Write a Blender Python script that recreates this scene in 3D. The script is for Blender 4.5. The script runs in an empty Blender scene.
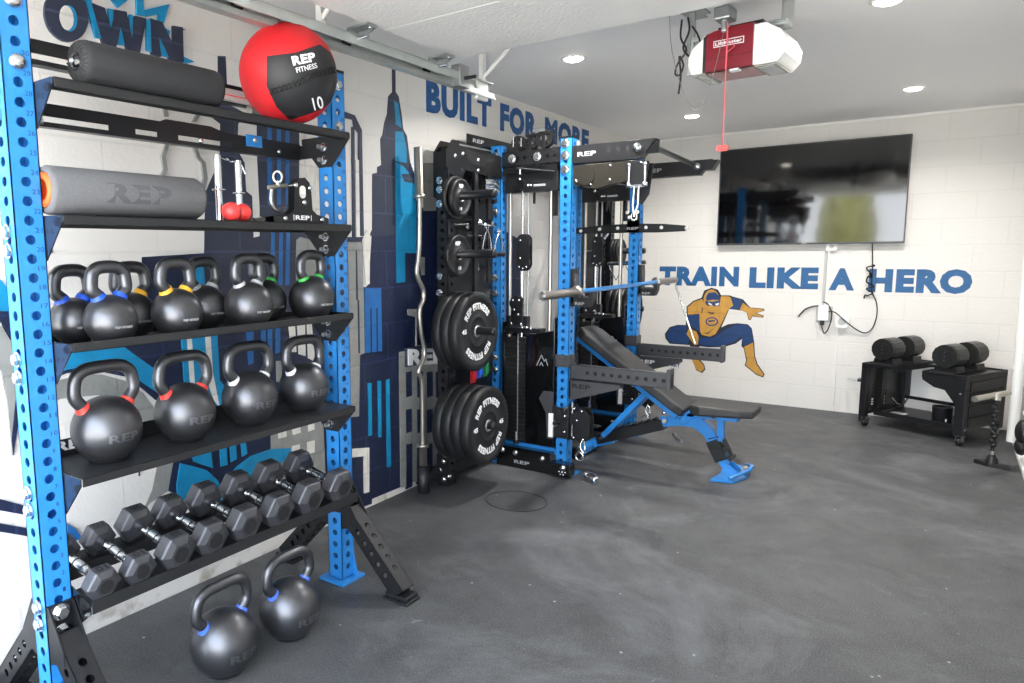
import bpy, bmesh, math, random
from math import sin, cos, pi, radians, atan2, sqrt, hypot
from mathutils import Vector, Matrix
from mathutils.geometry import tessellate_polygon
random.seed(7)
S = bpy.context.scene
COL = S.collection
V = Vector

MURAL= [('slate',[(1.924,2.197),(1.965,2.205),(1.967,2.013),(2.045,1.992),(2.044,1.967),(2.016,1.938),(2.007,1.83),(2.043,1.779),(2.045,1.66),(2.077,1.641),(2.076,1.406),(2.074,1.354),(1.81,1.358),(1.831,1.639),(1.903,1.766),(1.916,1.82),(1.922,1.926),(1.878,1.948),(1.879,1.972),(1.916,2.005)]),('slate',[(2.119,1.986),(2.372,1.972),(2.358,1.638),(2.346,1.349),(2.074,1.354),(2.089,1.437),(2.11,1.45),(2.117,1.591),(2.113,1.798)]),('navy',[(1.529,1.382),(2.082,1.406),(2.676,1.454),(2.632,0.095),(2.304,0.203),(1.731,0.31),(1.621,0.421),(1.585,0.444),(1.621,0.576),(1.552,0.784),(1.565,0.838),(1.431,1.052),(1.511,1.105)]),('slate',[(1.813,1.408),(2.359,1.517),(2.678,1.515),(2.661,0.995),(1.794,1.065)]),('navy',[(1.196,1.075),(1.444,1.069),(1.576,0.88),(1.581,0.819),(1.551,0.824),(1.494,0.881),(1.435,0.933),(1.327,0.971),(1.214,0.98),(1.171,0.969)]),('cyan',[(1.197,1.082),(1.425,1.056),(1.477,1.012),(1.55,0.952),(1.597,0.848),(1.557,0.855),(1.491,0.909),(1.376,1.002),(1.291,0.998),(1.211,0.991),(1.155,0.985)]),('mural_grey',[(1.17,0.958),(1.26,0.968),(1.34,0.957),(1.434,0.918),(1.501,0.86),(1.54,0.802),(1.566,0.708),(1.621,0.576),(1.585,0.444),(1.503,0.418),(1.462,0.382),(1.515,0.468),(1.548,0.578),(1.522,0.709),(1.444,0.823),(1.321,0.883),(1.183,0.893),(1.112,0.866),(1.117,0.928)]),('navy',[(2.889,1.8),(2.93,1.81),(2.931,1.839),(2.965,1.853),(2.96,1.987),(2.98,2.013),(2.995,2.074),(3.02,2.124),(3.032,2.217),(3.067,2.246),(3.068,2.463),(3.098,2.469),(3.097,2.251),(3.123,2.232),(3.147,2.143),(3.16,2.064),(3.193,2.031),(3.22,1.892),(3.262,1.821),(3.273,1.685),(3.35,1.632),(3.753,1.679),(4.508,1.467),(4.541,0.012),(2.584,0.044),(2.585,0.082),(2.641,0.365),(2.668,1.201),(2.816,1.204),(2.846,1.224),(2.881,1.511)]),('navy',[(2.339,1.04),(2.665,1.098),(2.8,1.21),(2.873,1.207),(2.838,0.012),(2.622,0.033),(2.527,0.137),(2.304,0.203)]),('slate',[(2.889,1.8),(2.93,1.81),(2.931,1.839),(2.965,1.853),(2.96,1.987),(2.98,2.013),(2.995,2.074),(3.02,2.124),(3.032,2.217),(3.067,2.246),(3.068,2.463),(3.098,2.469),(3.097,2.251),(3.123,2.232),(3.147,2.143),(3.16,2.064),(3.193,2.031),(3.22,1.892),(3.173,1.817),(3.084,1.837),(3.068,1.484),(2.856,1.476),(2.881,1.511)]),('cyan',[(3.083,2.207),(3.118,2.191),(3.142,2.089),(3.142,2.067),(3.094,2.082)]),('cyan',[(3.089,2.042),(3.16,2.05),(3.189,1.955),(3.188,1.884),(3.085,1.885)]),('cyan',[(3.085,1.88),(3.156,1.864),(3.207,1.833),(3.209,1.792),(3.261,1.779),(3.273,1.685),(3.268,1.384),(3.162,1.385),(3.162,1.222),(3.08,1.219)]),('slate',[(3.137,1.819),(3.201,1.825),(3.262,1.807),(3.261,1.774),(3.163,1.781)]),('mural_grey',[(3.344,1.898),(3.473,1.91),(3.47,1.631),(3.34,1.626)]),('mural_grey',[(3.287,1.361),(3.351,1.36),(3.349,1.255),(3.315,1.256)]),('stripe_blue',[(2.178,1.977),(2.203,1.976),(2.184,1.607),(2.164,1.606)]),('stripe_blue',[(2.234,1.985),(2.259,1.984),(2.241,1.61),(2.22,1.609)]),('stripe_blue',[(2.286,1.992),(2.311,1.991),(2.293,1.612),(2.272,1.611)]),('stripe_blue',[(2.179,1.491),(2.199,1.487),(2.185,1.247),(2.161,1.248)]),('stripe_blue',[(2.227,1.492),(2.248,1.488),(2.234,1.245),(2.209,1.246)]),('stripe_blue',[(2.27,1.493),(2.291,1.488),(2.277,1.243),(2.252,1.244)]),('stripe_blue',[(2.011,1.048),(2.053,1.049),(2.046,0.905),(2.017,0.9)]),('stripe_blue',[(2.096,1.053),(2.125,1.06),(2.119,0.946),(2.091,0.94)]),('stripe_blue',[(2.134,1.05),(2.163,1.056),(2.158,0.941),(2.129,0.936)]),('stripe_blue',[(2.182,1.045),(2.212,1.052),(2.206,0.936),(2.177,0.93)]),('offwhite',[(2.372,1.972),(2.404,1.972),(2.385,1.518),(2.359,1.517)]),('offwhite',[(2.414,1.969),(2.462,1.966),(2.445,1.519),(2.396,1.518)]),('offwhite',[(2.475,1.972),(2.578,1.971),(2.562,1.512),(2.457,1.52)]),('mural_grey',[(2.323,1.349),(2.331,1.452),(2.357,1.466),(2.429,1.453),(2.467,1.405),(2.465,1.162),(2.319,1.171)]),('offwhite',[(2.263,1.052),(2.304,1.053),(2.308,0.923),(2.276,0.927)]),('offwhite',[(2.317,1.054),(2.369,1.054),(2.366,0.897),(2.321,0.912)]),('offwhite',[(2.381,1.053),(2.413,1.053),(2.432,0.859),(2.382,0.885)]),('mural_grey',[(2.178,0.897),(2.212,0.893),(2.207,0.794),(2.177,0.799)]),('mural_grey',[(2.131,0.604),(2.472,0.621),(2.483,0.15),(2.125,0.221)]),('offwhite',[(2.172,0.571),(2.226,0.575),(2.227,0.528),(2.174,0.53)]),('offwhite',[(2.261,0.57),(2.316,0.573),(2.318,0.528),(2.265,0.527)]),('offwhite',[(2.366,0.568),(2.411,0.569),(2.412,0.525),(2.368,0.522)]),('offwhite',[(2.356,0.472),(2.41,0.47),(2.408,0.409),(2.357,0.412)]),('offwhite',[(2.257,0.475),(2.309,0.473),(2.306,0.414),(2.254,0.416)]),('cyan',[(1.695,0.581),(1.794,0.586),(1.804,0.483),(1.772,0.5),(1.709,0.535)]),('cyan',[(1.843,0.575),(1.877,0.576),(1.88,0.479),(1.843,0.48)]),('cyan',[(1.896,0.576),(1.929,0.576),(1.93,0.492),(1.897,0.486)]),('cyan',[(1.956,0.574),(1.981,0.575),(1.989,0.502),(1.96,0.496)]),('cyan',[(1.645,0.545),(1.708,0.516),(1.771,0.483),(1.829,0.419),(1.845,0.329),(1.624,0.394),(1.624,0.462)]),('cyan',[(1.85,0.409),(1.933,0.459),(2.008,0.486),(2.132,0.49),(2.25,0.467),(2.248,0.418),(2.074,0.404),(1.945,0.359),(1.898,0.313)]),('navy',[(1.463,0.595),(1.468,0.594),(1.464,0.539),(1.461,0.539)]),('cyan',[(1.681,1.109),(1.856,1.106),(1.858,0.857),(1.878,0.832),(1.857,0.735),(1.827,0.758),(1.8,0.823),(1.684,0.842)]),('offwhite',[(1.704,1.107),(1.728,1.104),(1.733,0.859),(1.709,0.863)]),('offwhite',[(1.791,1.111),(1.821,1.109),(1.824,0.896),(1.852,0.736),(1.823,0.776),(1.801,0.836)]),('cyan',[(1.738,1.352),(1.776,1.359),(1.804,1.334),(1.808,1.235),(1.731,1.239)]),('slate',[(2.639,2.089),(2.697,2.085),(2.757,2.079),(2.793,2.032),(2.808,2.014),(2.808,1.476),(2.773,1.476),(2.781,1.996),(2.747,2.021),(2.741,2.055),(2.638,2.055)]),('slate',[(2.732,2.019),(2.751,2.022),(2.741,1.455),(2.722,1.455)]),('slate',[(2.669,1.469),(2.808,1.471),(2.807,1.445),(2.669,1.444)]),('offwhite',[(2.754,1.859),(2.779,1.861),(2.776,1.47),(2.748,1.47)]),('mural_grey',[(2.676,1.442),(2.791,1.442),(2.798,1.142),(2.795,0.859),(2.758,0.853),(2.74,0.527),(2.677,0.534)]),('slate',[(2.74,1.404),(2.751,1.404),(2.751,1.144),(2.735,1.145)]),('navy',[(2.746,1.145),(2.759,1.144),(2.758,0.864),(2.745,0.865)]),('offwhite',[(2.792,1.455),(2.833,1.507),(2.857,1.503),(2.846,1.224),(2.817,1.225)]),('stripe_blue',[(2.805,1.205),(2.94,1.198),(2.94,0.853),(2.798,0.859)]),('navy',[(2.847,1.096),(2.857,1.095),(2.854,0.852),(2.844,0.853)]),('navy',[(2.897,1.092),(2.907,1.092),(2.904,0.846),(2.893,0.847)]),('cyan',[(2.818,0.694),(2.846,0.689),(2.843,0.401),(2.818,0.401)]),('cyan',[(2.901,0.692),(2.927,0.688),(2.922,0.372),(2.9,0.377)]),('cyan',[(2.973,0.686),(2.999,0.688),(3.003,0.186),(2.971,0.188)]),('mural_grey',[(3.177,1.067),(3.263,1.061),(3.26,0.85),(3.399,0.834),(3.558,0.817),(3.576,0.261),(3.497,0.034),(3.389,0.012),(3.24,0.027),(3.197,0.044),(3.201,0.269),(3.144,0.282),(3.139,0.024),(3.091,0.037),(3.094,0.829),(3.249,0.822),(3.253,1.015),(3.177,1.033)]),('navy',[(3.148,0.706),(3.205,0.704),(3.205,0.559),(3.149,0.557)]),('navy',[(3.255,0.691),(3.314,0.688),(3.315,0.54),(3.256,0.538)]),('navy',[(3.351,0.677),(3.413,0.674),(3.414,0.523),(3.353,0.521)]),('navy',[(3.444,0.664),(3.508,0.661),(3.51,0.507),(3.447,0.505)]),('navy',[(3.144,0.487),(3.201,0.482),(3.201,0.347),(3.145,0.347)]),('navy',[(3.251,0.467),(3.311,0.461),(3.312,0.323),(3.253,0.324)]),('navy',[(3.348,0.448),(3.41,0.443),(3.412,0.302),(3.35,0.303)]),('navy',[(3.442,0.431),(3.506,0.425),(3.508,0.282),(3.444,0.283)]),('navy',[(3.146,0.278),(3.202,0.274),(3.197,0.014),(3.141,0.012)]),('navy',[(3.248,0.255),(3.306,0.251),(3.302,0.012),(3.243,0.012)]),('navy',[(3.345,0.233),(3.405,0.228),(3.402,0.012),(3.341,0.012)]),('offwhite',[(2.656,0.366),(2.816,0.337),(2.809,0.091),(2.771,0.094),(2.771,0.301),(2.655,0.321)]),('cyan',[(0.95,1.364),(1.019,1.314),(1.041,1.281),(1.036,1.212),(0.938,1.22)]),('navy',[(0.938,1.22),(1.036,1.212),(1.043,1.149),(1.035,1.117),(1.009,1.178),(0.937,1.21)]),('mural_grey',[(0.936,1.191),(1.008,1.165),(1.04,1.099),(1.041,0.914),(1.008,0.733),(1.007,0.92),(0.996,1.022),(0.925,1.064)]),('navy',[(1.032,0.916),(1.049,0.895),(1.011,0.732),(1.009,0.784)]),('navy',[(0.877,0.649),(0.963,0.594),(1.042,0.546),(1.046,0.513),(0.96,0.557),(0.873,0.601)]),('navy',[(0.869,0.552),(0.956,0.513),(1.036,0.47),(1.04,0.44),(0.954,0.486),(0.867,0.519)]),('stripe_blue',[(1.171,0.444),(1.198,0.416),(1.225,0.369),(1.167,0.378)]),('mural_grey',[(1.649,1.967),(1.666,1.97),(1.672,1.919),(1.654,1.916)]),('mural_grey',[(1.816,1.966),(1.836,1.969),(1.799,1.917),(1.78,1.915)]),('mural_grey',[(1.652,1.819),(1.67,1.821),(1.649,1.765),(1.631,1.764)]),('mural_grey',[(1.631,1.764),(1.649,1.765),(1.655,1.717),(1.637,1.715)]),('mural_grey',[(1.637,1.715),(1.655,1.717),(1.64,1.685),(1.622,1.684)]),('mural_grey',[(1.622,1.684),(1.64,1.685),(1.66,1.66),(1.642,1.659)]),('mural_grey',[(1.775,1.821),(1.794,1.823),(1.81,1.781),(1.791,1.779)]),('mural_grey',[(1.791,1.779),(1.81,1.781),(1.833,1.76),(1.814,1.758)]),('mural_grey',[(1.814,1.758),(1.833,1.76),(1.84,1.7),(1.82,1.699)]),('mural_grey',[(1.82,1.699),(1.84,1.7),(1.828,1.659),(1.808,1.658)]),('cyan',[(1.367,2.268),(1.388,2.274),(1.389,2.252),(1.416,2.15),(1.394,2.148)]),('cyan',[(1.448,2.259),(1.467,2.261),(1.464,2.226),(1.452,2.187)]),('cyan',[(1.531,2.26),(1.544,2.26),(1.536,2.18),(1.528,2.195)]),('cyan',[(1.492,2.216),(1.504,2.147),(1.478,2.145)]),('cyan',[(1.598,2.259),(1.615,2.263),(1.613,2.146),(1.594,2.148)]),('cyan',[(1.643,2.21),(1.663,2.187),(1.691,2.141),(1.655,2.143)]),('cyan',[(1.463,2.294),(1.531,2.312),(1.487,2.272)]),('cyan',[(1.562,2.332),(1.589,2.339),(1.59,2.289),(1.7,2.339),(1.672,2.265),(1.647,2.268),(1.652,2.29),(1.606,2.272),(1.592,2.27),(1.561,2.267)]),('cyan',[(1.746,2.158),(1.801,2.148),(1.771,2.136),(1.745,2.143)]),('cyan',[(1.66,2.25),(1.697,2.24),(1.69,2.217)]),('cyan',[(1.752,2.262),(1.768,2.263),(1.751,2.252)]),('slate',[(1.371,2.237),(1.373,2.217),(1.371,2.197),(1.365,2.177),(1.356,2.158),(1.344,2.141),(1.329,2.128),(1.313,2.118),(1.296,2.112),(1.279,2.111),(1.263,2.115),(1.249,2.123),(1.237,2.134),(1.228,2.148),(1.223,2.166),(1.221,2.184),(1.223,2.204),(1.228,2.223),(1.237,2.241),(1.249,2.257),(1.263,2.271),(1.278,2.281),(1.295,2.287),(1.312,2.289),(1.328,2.287),(1.343,2.28),(1.355,2.269),(1.365,2.254)]),('cyan',[(1.331,2.201),(1.331,2.191),(1.329,2.181),(1.327,2.172),(1.322,2.164),(1.317,2.156),(1.311,2.151),(1.305,2.148),(1.299,2.146),(1.292,2.147),(1.286,2.15),(1.281,2.155),(1.277,2.162),(1.274,2.17),(1.273,2.178),(1.273,2.188),(1.274,2.197),(1.277,2.207),(1.28,2.215),(1.285,2.222),(1.291,2.227),(1.298,2.231),(1.304,2.233),(1.31,2.232),(1.316,2.229),(1.322,2.224),(1.326,2.218),(1.329,2.21)]),('offwhite',[(1.318,2.198),(1.318,2.189),(1.316,2.18),(1.314,2.171),(1.31,2.164),(1.306,2.158),(1.301,2.153),(1.296,2.15),(1.29,2.149),(1.285,2.15),(1.28,2.153),(1.276,2.158),(1.273,2.165),(1.27,2.172),(1.269,2.181),(1.269,2.189),(1.271,2.198),(1.273,2.207),(1.277,2.214),(1.281,2.22),(1.286,2.225),(1.291,2.228),(1.297,2.229),(1.302,2.228),(1.307,2.225),(1.311,2.22),(1.314,2.214),(1.317,2.206)]),('slate',[(1.386,2.262),(1.435,2.257),(1.455,2.179),(1.47,2.261),(1.518,2.265),(1.534,2.174),(1.551,2.26),(1.597,2.261),(1.563,2.133),(1.512,2.128),(1.494,2.216),(1.467,2.124),(1.418,2.136)]),('slate',[(1.614,2.266),(1.664,2.263),(1.708,2.191),(1.711,2.263),(1.754,2.267),(1.751,2.135),(1.692,2.128),(1.645,2.213),(1.651,2.136),(1.612,2.137)])]
HERO= [('hero_line',[(0.5036,0.6731),(0.4286,0.6721),(0.3535,0.6461),(0.3098,0.5761),(0.3192,0.5295),(0.3592,0.4851),(0.57,0.4847),(0.7163,0.4754),(0.8578,0.4904),(0.9535,0.5272),(1.0062,0.5753),(1.0023,0.5085),(1.0237,0.4878),(1.0491,0.3788),(1.0375,0.3332),(1.1424,0.2541),(1.1965,0.2374),(1.2083,0.2679),(1.1443,0.3575),(1.1209,0.4291),(1.1084,0.5529),(1.0826,0.6756),(1.0475,0.7102),(0.9589,0.7157),(0.8767,0.701),(0.8222,0.6681),(0.8845,0.8422),(0.9946,0.8321),(1.0361,0.812),(1.0495,0.7542),(1.0686,0.7478),(1.0842,0.785),(1.1709,0.7747),(1.1765,0.7937),(1.1161,0.8155),(1.1809,0.84),(1.1735,0.8569),(1.0605,0.864),(0.9968,0.9345),(0.921,0.954),(0.8791,0.9674),(0.8096,0.9654),(0.7794,1.0165),(0.7222,1.033),(0.659,1.006),(0.6372,0.9378),(0.5613,0.905),(0.5044,0.8496),(0.5075,0.7655)]),('hero_line',[(0.5476,0.4908),(0.575,0.3537),(0.616,0.2489),(0.6712,0.2263),(0.6988,0.2644),(0.6868,0.3094),(0.6411,0.3592),(0.6357,0.4971)]),('hero_blue',[(0.5115,0.6612),(0.4364,0.6647),(0.3615,0.6387),(0.3223,0.5722),(0.3345,0.5306),(0.3741,0.4972),(0.5252,0.4923),(0.5526,0.5528),(0.5059,0.6115)]),('hero_blue',[(0.6111,0.5643),(0.7556,0.5662),(0.8783,0.6638),(0.9593,0.7069),(1.0411,0.7025),(1.0763,0.6679),(1.1017,0.5524),(1.0228,0.507),(0.9984,0.597),(0.9391,0.5411),(0.8434,0.4999),(0.7014,0.4865),(0.6062,0.5026)]),('hero_gold',[(1.0258,0.5028),(1.0993,0.5478),(1.1145,0.4212),(1.138,0.3496),(1.1991,0.267),(1.1894,0.2469),(1.142,0.2644),(1.0468,0.3385),(1.0585,0.3796)]),('hero_gold',[(0.5597,0.3679),(0.6265,0.358),(0.6828,0.3013),(0.6899,0.2682),(0.6649,0.2381),(0.6203,0.2524)]),('hero_gold',[(0.6434,0.9259),(0.5689,0.8977),(0.515,0.8424),(0.5176,0.7736),(0.6243,0.7861),(0.6352,0.6193),(0.6539,0.59),(0.7266,0.5764),(0.7753,0.6052),(0.8106,0.6749),(0.8713,0.8269),(0.9176,0.8731),(0.8938,0.9458),(0.8725,0.9599),(0.8073,0.955),(0.7997,0.8685),(0.7392,0.7913),(0.7033,0.7972)]),('hero_blue',[(0.5178,0.769),(0.6215,0.7829),(0.6383,0.6165),(0.5859,0.647),(0.5406,0.6751),(0.5196,0.72)]),('hero_gold',[(0.5344,0.644),(0.6017,0.6173),(0.6254,0.5729),(0.6211,0.496),(0.5921,0.4863),(0.5689,0.5154),(0.5142,0.5889)]),('hero_blue',[(0.9006,0.949),(0.9971,0.9272),(0.9671,0.8383),(0.8776,0.842),(0.9176,0.8731)]),('hero_gold',[(0.9981,0.9053),(1.054,0.8608),(1.1672,0.8509),(1.1716,0.8425),(1.1055,0.8151),(1.1675,0.789),(1.1641,0.7787),(1.0839,0.7923),(1.0656,0.755),(1.0518,0.7616),(1.0428,0.8123),(0.9738,0.8415)]),('hero_gold',[(0.7978,0.9131),(0.797,0.8893),(0.7928,0.8664),(0.7853,0.8458),(0.7748,0.8283),(0.762,0.815),(0.7473,0.8064),(0.7316,0.803),(0.7157,0.805),(0.7002,0.8123),(0.6861,0.8246),(0.6741,0.8413),(0.6647,0.8615),(0.6585,0.8842),(0.6557,0.9083),(0.6565,0.9324),(0.6609,0.9554),(0.6687,0.9761),(0.6793,0.9935),(0.6924,1.0067),(0.7071,1.015),(0.7228,1.0181),(0.7387,1.0158),(0.754,1.0082),(0.7678,0.9958),(0.7797,0.9792),(0.7889,0.9592),(0.795,0.9368)]),('hero_blue',[(0.676,0.939),(0.6957,0.9845),(0.7592,0.9937),(0.799,0.9503),(0.8045,0.9208),(0.7409,0.9231),(0.6844,0.9092)]),('hero_blue',[(0.6701,0.9088),(0.7417,0.9037),(0.8045,0.9208),(0.7969,0.8684),(0.7577,0.8595),(0.7358,0.8736),(0.7007,0.8618),(0.677,0.8789)]),('offwhite',[(0.6993,0.8947),(0.7341,0.881),(0.7261,0.8687),(0.7043,0.8769)]),('offwhite',[(0.7595,0.8849),(0.7956,0.8982),(0.7911,0.8727),(0.7658,0.8702)]),('hero_blue',[(0.7945,0.722),(0.7935,0.7126),(0.7897,0.7035),(0.7833,0.6952),(0.7747,0.6881),(0.7641,0.6825),(0.7523,0.6787),(0.7396,0.677),(0.7269,0.6773),(0.7147,0.6798),(0.7036,0.6842),(0.6943,0.6904),(0.6871,0.698),(0.6825,0.7068),(0.6807,0.7161),(0.6817,0.7256),(0.6856,0.7347),(0.6921,0.7431),(0.701,0.7502),(0.7116,0.7557),(0.7236,0.7594),(0.7362,0.7611),(0.7489,0.7607),(0.761,0.7581),(0.7719,0.7537),(0.7812,0.7475),(0.7882,0.7399),(0.7927,0.7312)]),('hero_gold',[(0.7819,0.7213),(0.781,0.7146),(0.7781,0.7081),(0.7731,0.7022),(0.7663,0.697),(0.7581,0.693),(0.7489,0.6903),(0.7391,0.689),(0.7293,0.6892),(0.7198,0.6909),(0.7113,0.6941),(0.7041,0.6985),(0.6985,0.7039),(0.695,0.7101),(0.6936,0.7168),(0.6944,0.7235),(0.6975,0.7301),(0.7025,0.7361),(0.7094,0.7412),(0.7176,0.7452),(0.7269,0.7479),(0.7367,0.7491),(0.7465,0.7488),(0.7559,0.7471),(0.7644,0.7439),(0.7715,0.7395),(0.777,0.7341),(0.7805,0.7279)]),('hero_blue',[(0.706,0.7295),(0.7657,0.7355),(0.7662,0.7235),(0.7067,0.7114)]),('hero_line',[(0.6466,0.8476),(0.6553,0.8449),(0.6486,0.7948),(0.6414,0.7944)]),('hero_line',[(0.7033,0.7972),(0.7673,0.8),(0.7394,0.7868)]),('hero_line',[(0.6562,0.6054),(0.7106,0.6163),(0.7725,0.6728),(0.7111,0.6042)])]
EZ = [(3.173, 1.691), (3.163, 1.406), (3.139, 1.269), (3.197, 1.183), (3.199, 1.121), (3.164, 1.067), (3.175, 0.941), (3.208, 0.834), (3.192, 0.779), (3.147, 0.716), (3.18, 0.639), (3.183, 0.289)]
WORLD_S = 7.5
SUN_E = 60.0
EXPO = 0.54
# ------------------------------------------------------------------ materials
def srgb(h):
    if isinstance(h, str):
        h = h.lstrip('#'); c = [int(h[i:i+2], 16)/255 for i in (0, 2, 4)]
    else: c = h
    return tuple((x/12.92 if x <= .04045 else ((x+.055)/1.055)**2.4) for x in c)

MAT = {}
def mat(name, col, rough=.5, metal=0., bump=0, bscale=60., var=0., vscale=4., coat=0., emit=None, estr=0., spec=.5, alpha=1., trans=0.):
    m = bpy.data.materials.new(name); m.use_nodes = True
    nt = m.node_tree; b = nt.nodes['Principled BSDF']
    c = srgb(col)
    b.inputs['Base Color'].default_value = (*c, 1)
    b.inputs['Roughness'].default_value = rough
    b.inputs['Metallic'].default_value = metal
    b.inputs['Coat Weight'].default_value = coat
    b.inputs['Specular IOR Level'].default_value = spec
    b.inputs['Alpha'].default_value = alpha
    b.inputs['Transmission Weight'].default_value = trans
    if emit:
        b.inputs['Emission Color'].default_value = (*srgb(emit), 1)
        b.inputs['Emission Strength'].default_value = estr
    tc = nt.nodes.new('ShaderNodeTexCoord')
    if var:
        n = nt.nodes.new('ShaderNodeTexNoise'); n.inputs['Scale'].default_value = vscale; n.inputs['Detail'].default_value = 6
        nt.links.new(tc.outputs['Object'], n.inputs['Vector'])
        mx = nt.nodes.new('ShaderNodeMix'); mx.data_type = 'RGBA'
        mx.inputs['A'].default_value = (*[x*(1-var) for x in c], 1)
        mx.inputs['B'].default_value = (*[min(1, x*(1+var)) for x in c], 1)
        nt.links.new(n.outputs['Fac'], mx.inputs['Factor'])
        nt.links.new(mx.outputs['Result'], b.inputs['Base Color'])
    if bump:
        n = nt.nodes.new('ShaderNodeTexNoise'); n.inputs['Scale'].default_value = bscale; n.inputs['Detail'].default_value = 3
        nt.links.new(tc.outputs['Object'], n.inputs['Vector'])
        bp = nt.nodes.new('ShaderNodeBump'); bp.inputs['Strength'].default_value = bump; bp.inputs['Distance'].default_value = .004
        nt.links.new(n.outputs['Fac'], bp.inputs['Height'])
        nt.links.new(bp.outputs['Normal'], b.inputs['Normal'])
    MAT[name] = m
    return m

def block_mat(name, col, axis, rough=.55, paint=False, wear=0.):
    """Painted concrete block: running-bond joints as bump, in world metres."""
    m = bpy.data.materials.new(name); m.use_nodes = True
    nt = m.node_tree; b = nt.nodes['Principled BSDF']; L = nt.links
    geo = nt.nodes.new('ShaderNodeNewGeometry')
    sep = nt.nodes.new('ShaderNodeSeparateXYZ'); L.new(geo.outputs['Position'], sep.inputs[0])
    com = nt.nodes.new('ShaderNodeCombineXYZ')
    L.new(sep.outputs['Y' if axis == 'x' else 'X'], com.inputs['X']); L.new(sep.outputs['Z'], com.inputs['Y'])
    br = nt.nodes.new('ShaderNodeTexBrick')
    br.inputs['Scale'].default_value = 1.0
    br.inputs['Brick Width'].default_value = .40; br.inputs['Row Height'].default_value = .2
    br.inputs['Mortar Size'].default_value = .006; br.inputs['Mortar Smooth'].default_value = .35
    br.inputs['Color1'].default_value = (1, 1, 1, 1); br.inputs['Color2'].default_value = (1, 1, 1, 1); br.inputs['Mortar'].default_value = (0, 0, 0, 1)
    L.new(com.outputs[0], br.inputs['Vector'])
    n1 = nt.nodes.new('ShaderNodeTexNoise'); n1.inputs['Scale'].default_value = 45; n1.inputs['Detail'].default_value = 5
    L.new(geo.outputs['Position'], n1.inputs['Vector'])
    n2 = nt.nodes.new('ShaderNodeTexNoise'); n2.inputs['Scale'].default_value = 14 if paint else 2.2; n2.inputs['Detail'].default_value = 6
    L.new(geo.outputs['Position'], n2.inputs['Vector'])
    b1 = nt.nodes.new('ShaderNodeBump'); b1.inputs['Strength'].default_value = .35; b1.inputs['Distance'].default_value = .004
    b1.inputs['Height'].default_value = 1
    L.new(br.outputs['Color'], b1.inputs['Height'])
    b2 = nt.nodes.new('ShaderNodeBump'); b2.inputs['Strength'].default_value = .55; b2.inputs['Distance'].default_value = .0035
    L.new(n1.outputs['Fac'], b2.inputs['Height']); L.new(b1.outputs['Normal'], b2.inputs['Normal'])
    L.new(b2.outputs['Normal'], b.inputs['Normal'])
    c = srgb(col)
    mx = nt.nodes.new('ShaderNodeMix'); mx.data_type = 'RGBA'
    v = .30 if paint else .035
    mx.inputs['A'].default_value = (*[x*(1-v) for x in c], 1); mx.inputs['B'].default_value = (*[min(1, x*(1+v)) for x in c], 1)
    L.new(n2.outputs['Fac'], mx.inputs['Factor'])
    # thin dirty mortar line
    mm = nt.nodes.new('ShaderNodeMix'); mm.data_type = 'RGBA'; mm.blend_type = 'MULTIPLY'
    mm.inputs['Factor'].default_value = 1
    rmp = nt.nodes.new('ShaderNodeMapRange'); rmp.inputs['To Min'].default_value = .955 if not paint else (1.7 if ('navy' in name or 'slate' in name) else .85); rmp.inputs['To Max'].default_value = 1
    L.new(br.outputs['Color'], rmp.inputs['Value'])
    L.new(mx.outputs['Result'], mm.inputs['A']); L.new(rmp.outputs[0], mm.inputs['B'])
    last = mm.outputs['Result']
    if wear:
        # scuffed dirt close to the slab: patches with their own shape
        n3 = nt.nodes.new('ShaderNodeTexNoise'); n3.inputs['Scale'].default_value = 9; n3.inputs['Detail'].default_value = 5
        L.new(geo.outputs['Position'], n3.inputs['Vector'])
        mr = nt.nodes.new('ShaderNodeMapRange'); mr.inputs['From Min'].default_value = .10; mr.inputs['From Max'].default_value = .0
        L.new(sep.outputs['Z'], mr.inputs['Value'])
        mr2 = nt.nodes.new('ShaderNodeMapRange'); mr2.inputs['From Min'].default_value = .52; mr2.inputs['From Max'].default_value = .66
        L.new(n3.outputs['Fac'], mr2.inputs['Value'])
        mu = nt.nodes.new('ShaderNodeMath'); mu.operation = 'MULTIPLY'; L.new(mr.outputs[0], mu.inputs[0]); L.new(mr2.outputs[0], mu.inputs[1])
        mu2 = nt.nodes.new('ShaderNodeMath'); mu2.operation = 'MULTIPLY'; mu2.inputs[1].default_value = wear; mu2.use_clamp = True; L.new(mu.outputs[0], mu2.inputs[0])
        md = nt.nodes.new('ShaderNodeMix'); md.data_type = 'RGBA'; md.inputs['B'].default_value = (*srgb('#8d8272'), 1)
        L.new(mu2.outputs[0], md.inputs['Factor']); L.new(last, md.inputs['A']); last = md.outputs['Result']
    L.new(last, b.inputs['Base Color'])
    b.inputs['Roughness'].default_value = rough
    MAT[name] = m
    return m

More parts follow.
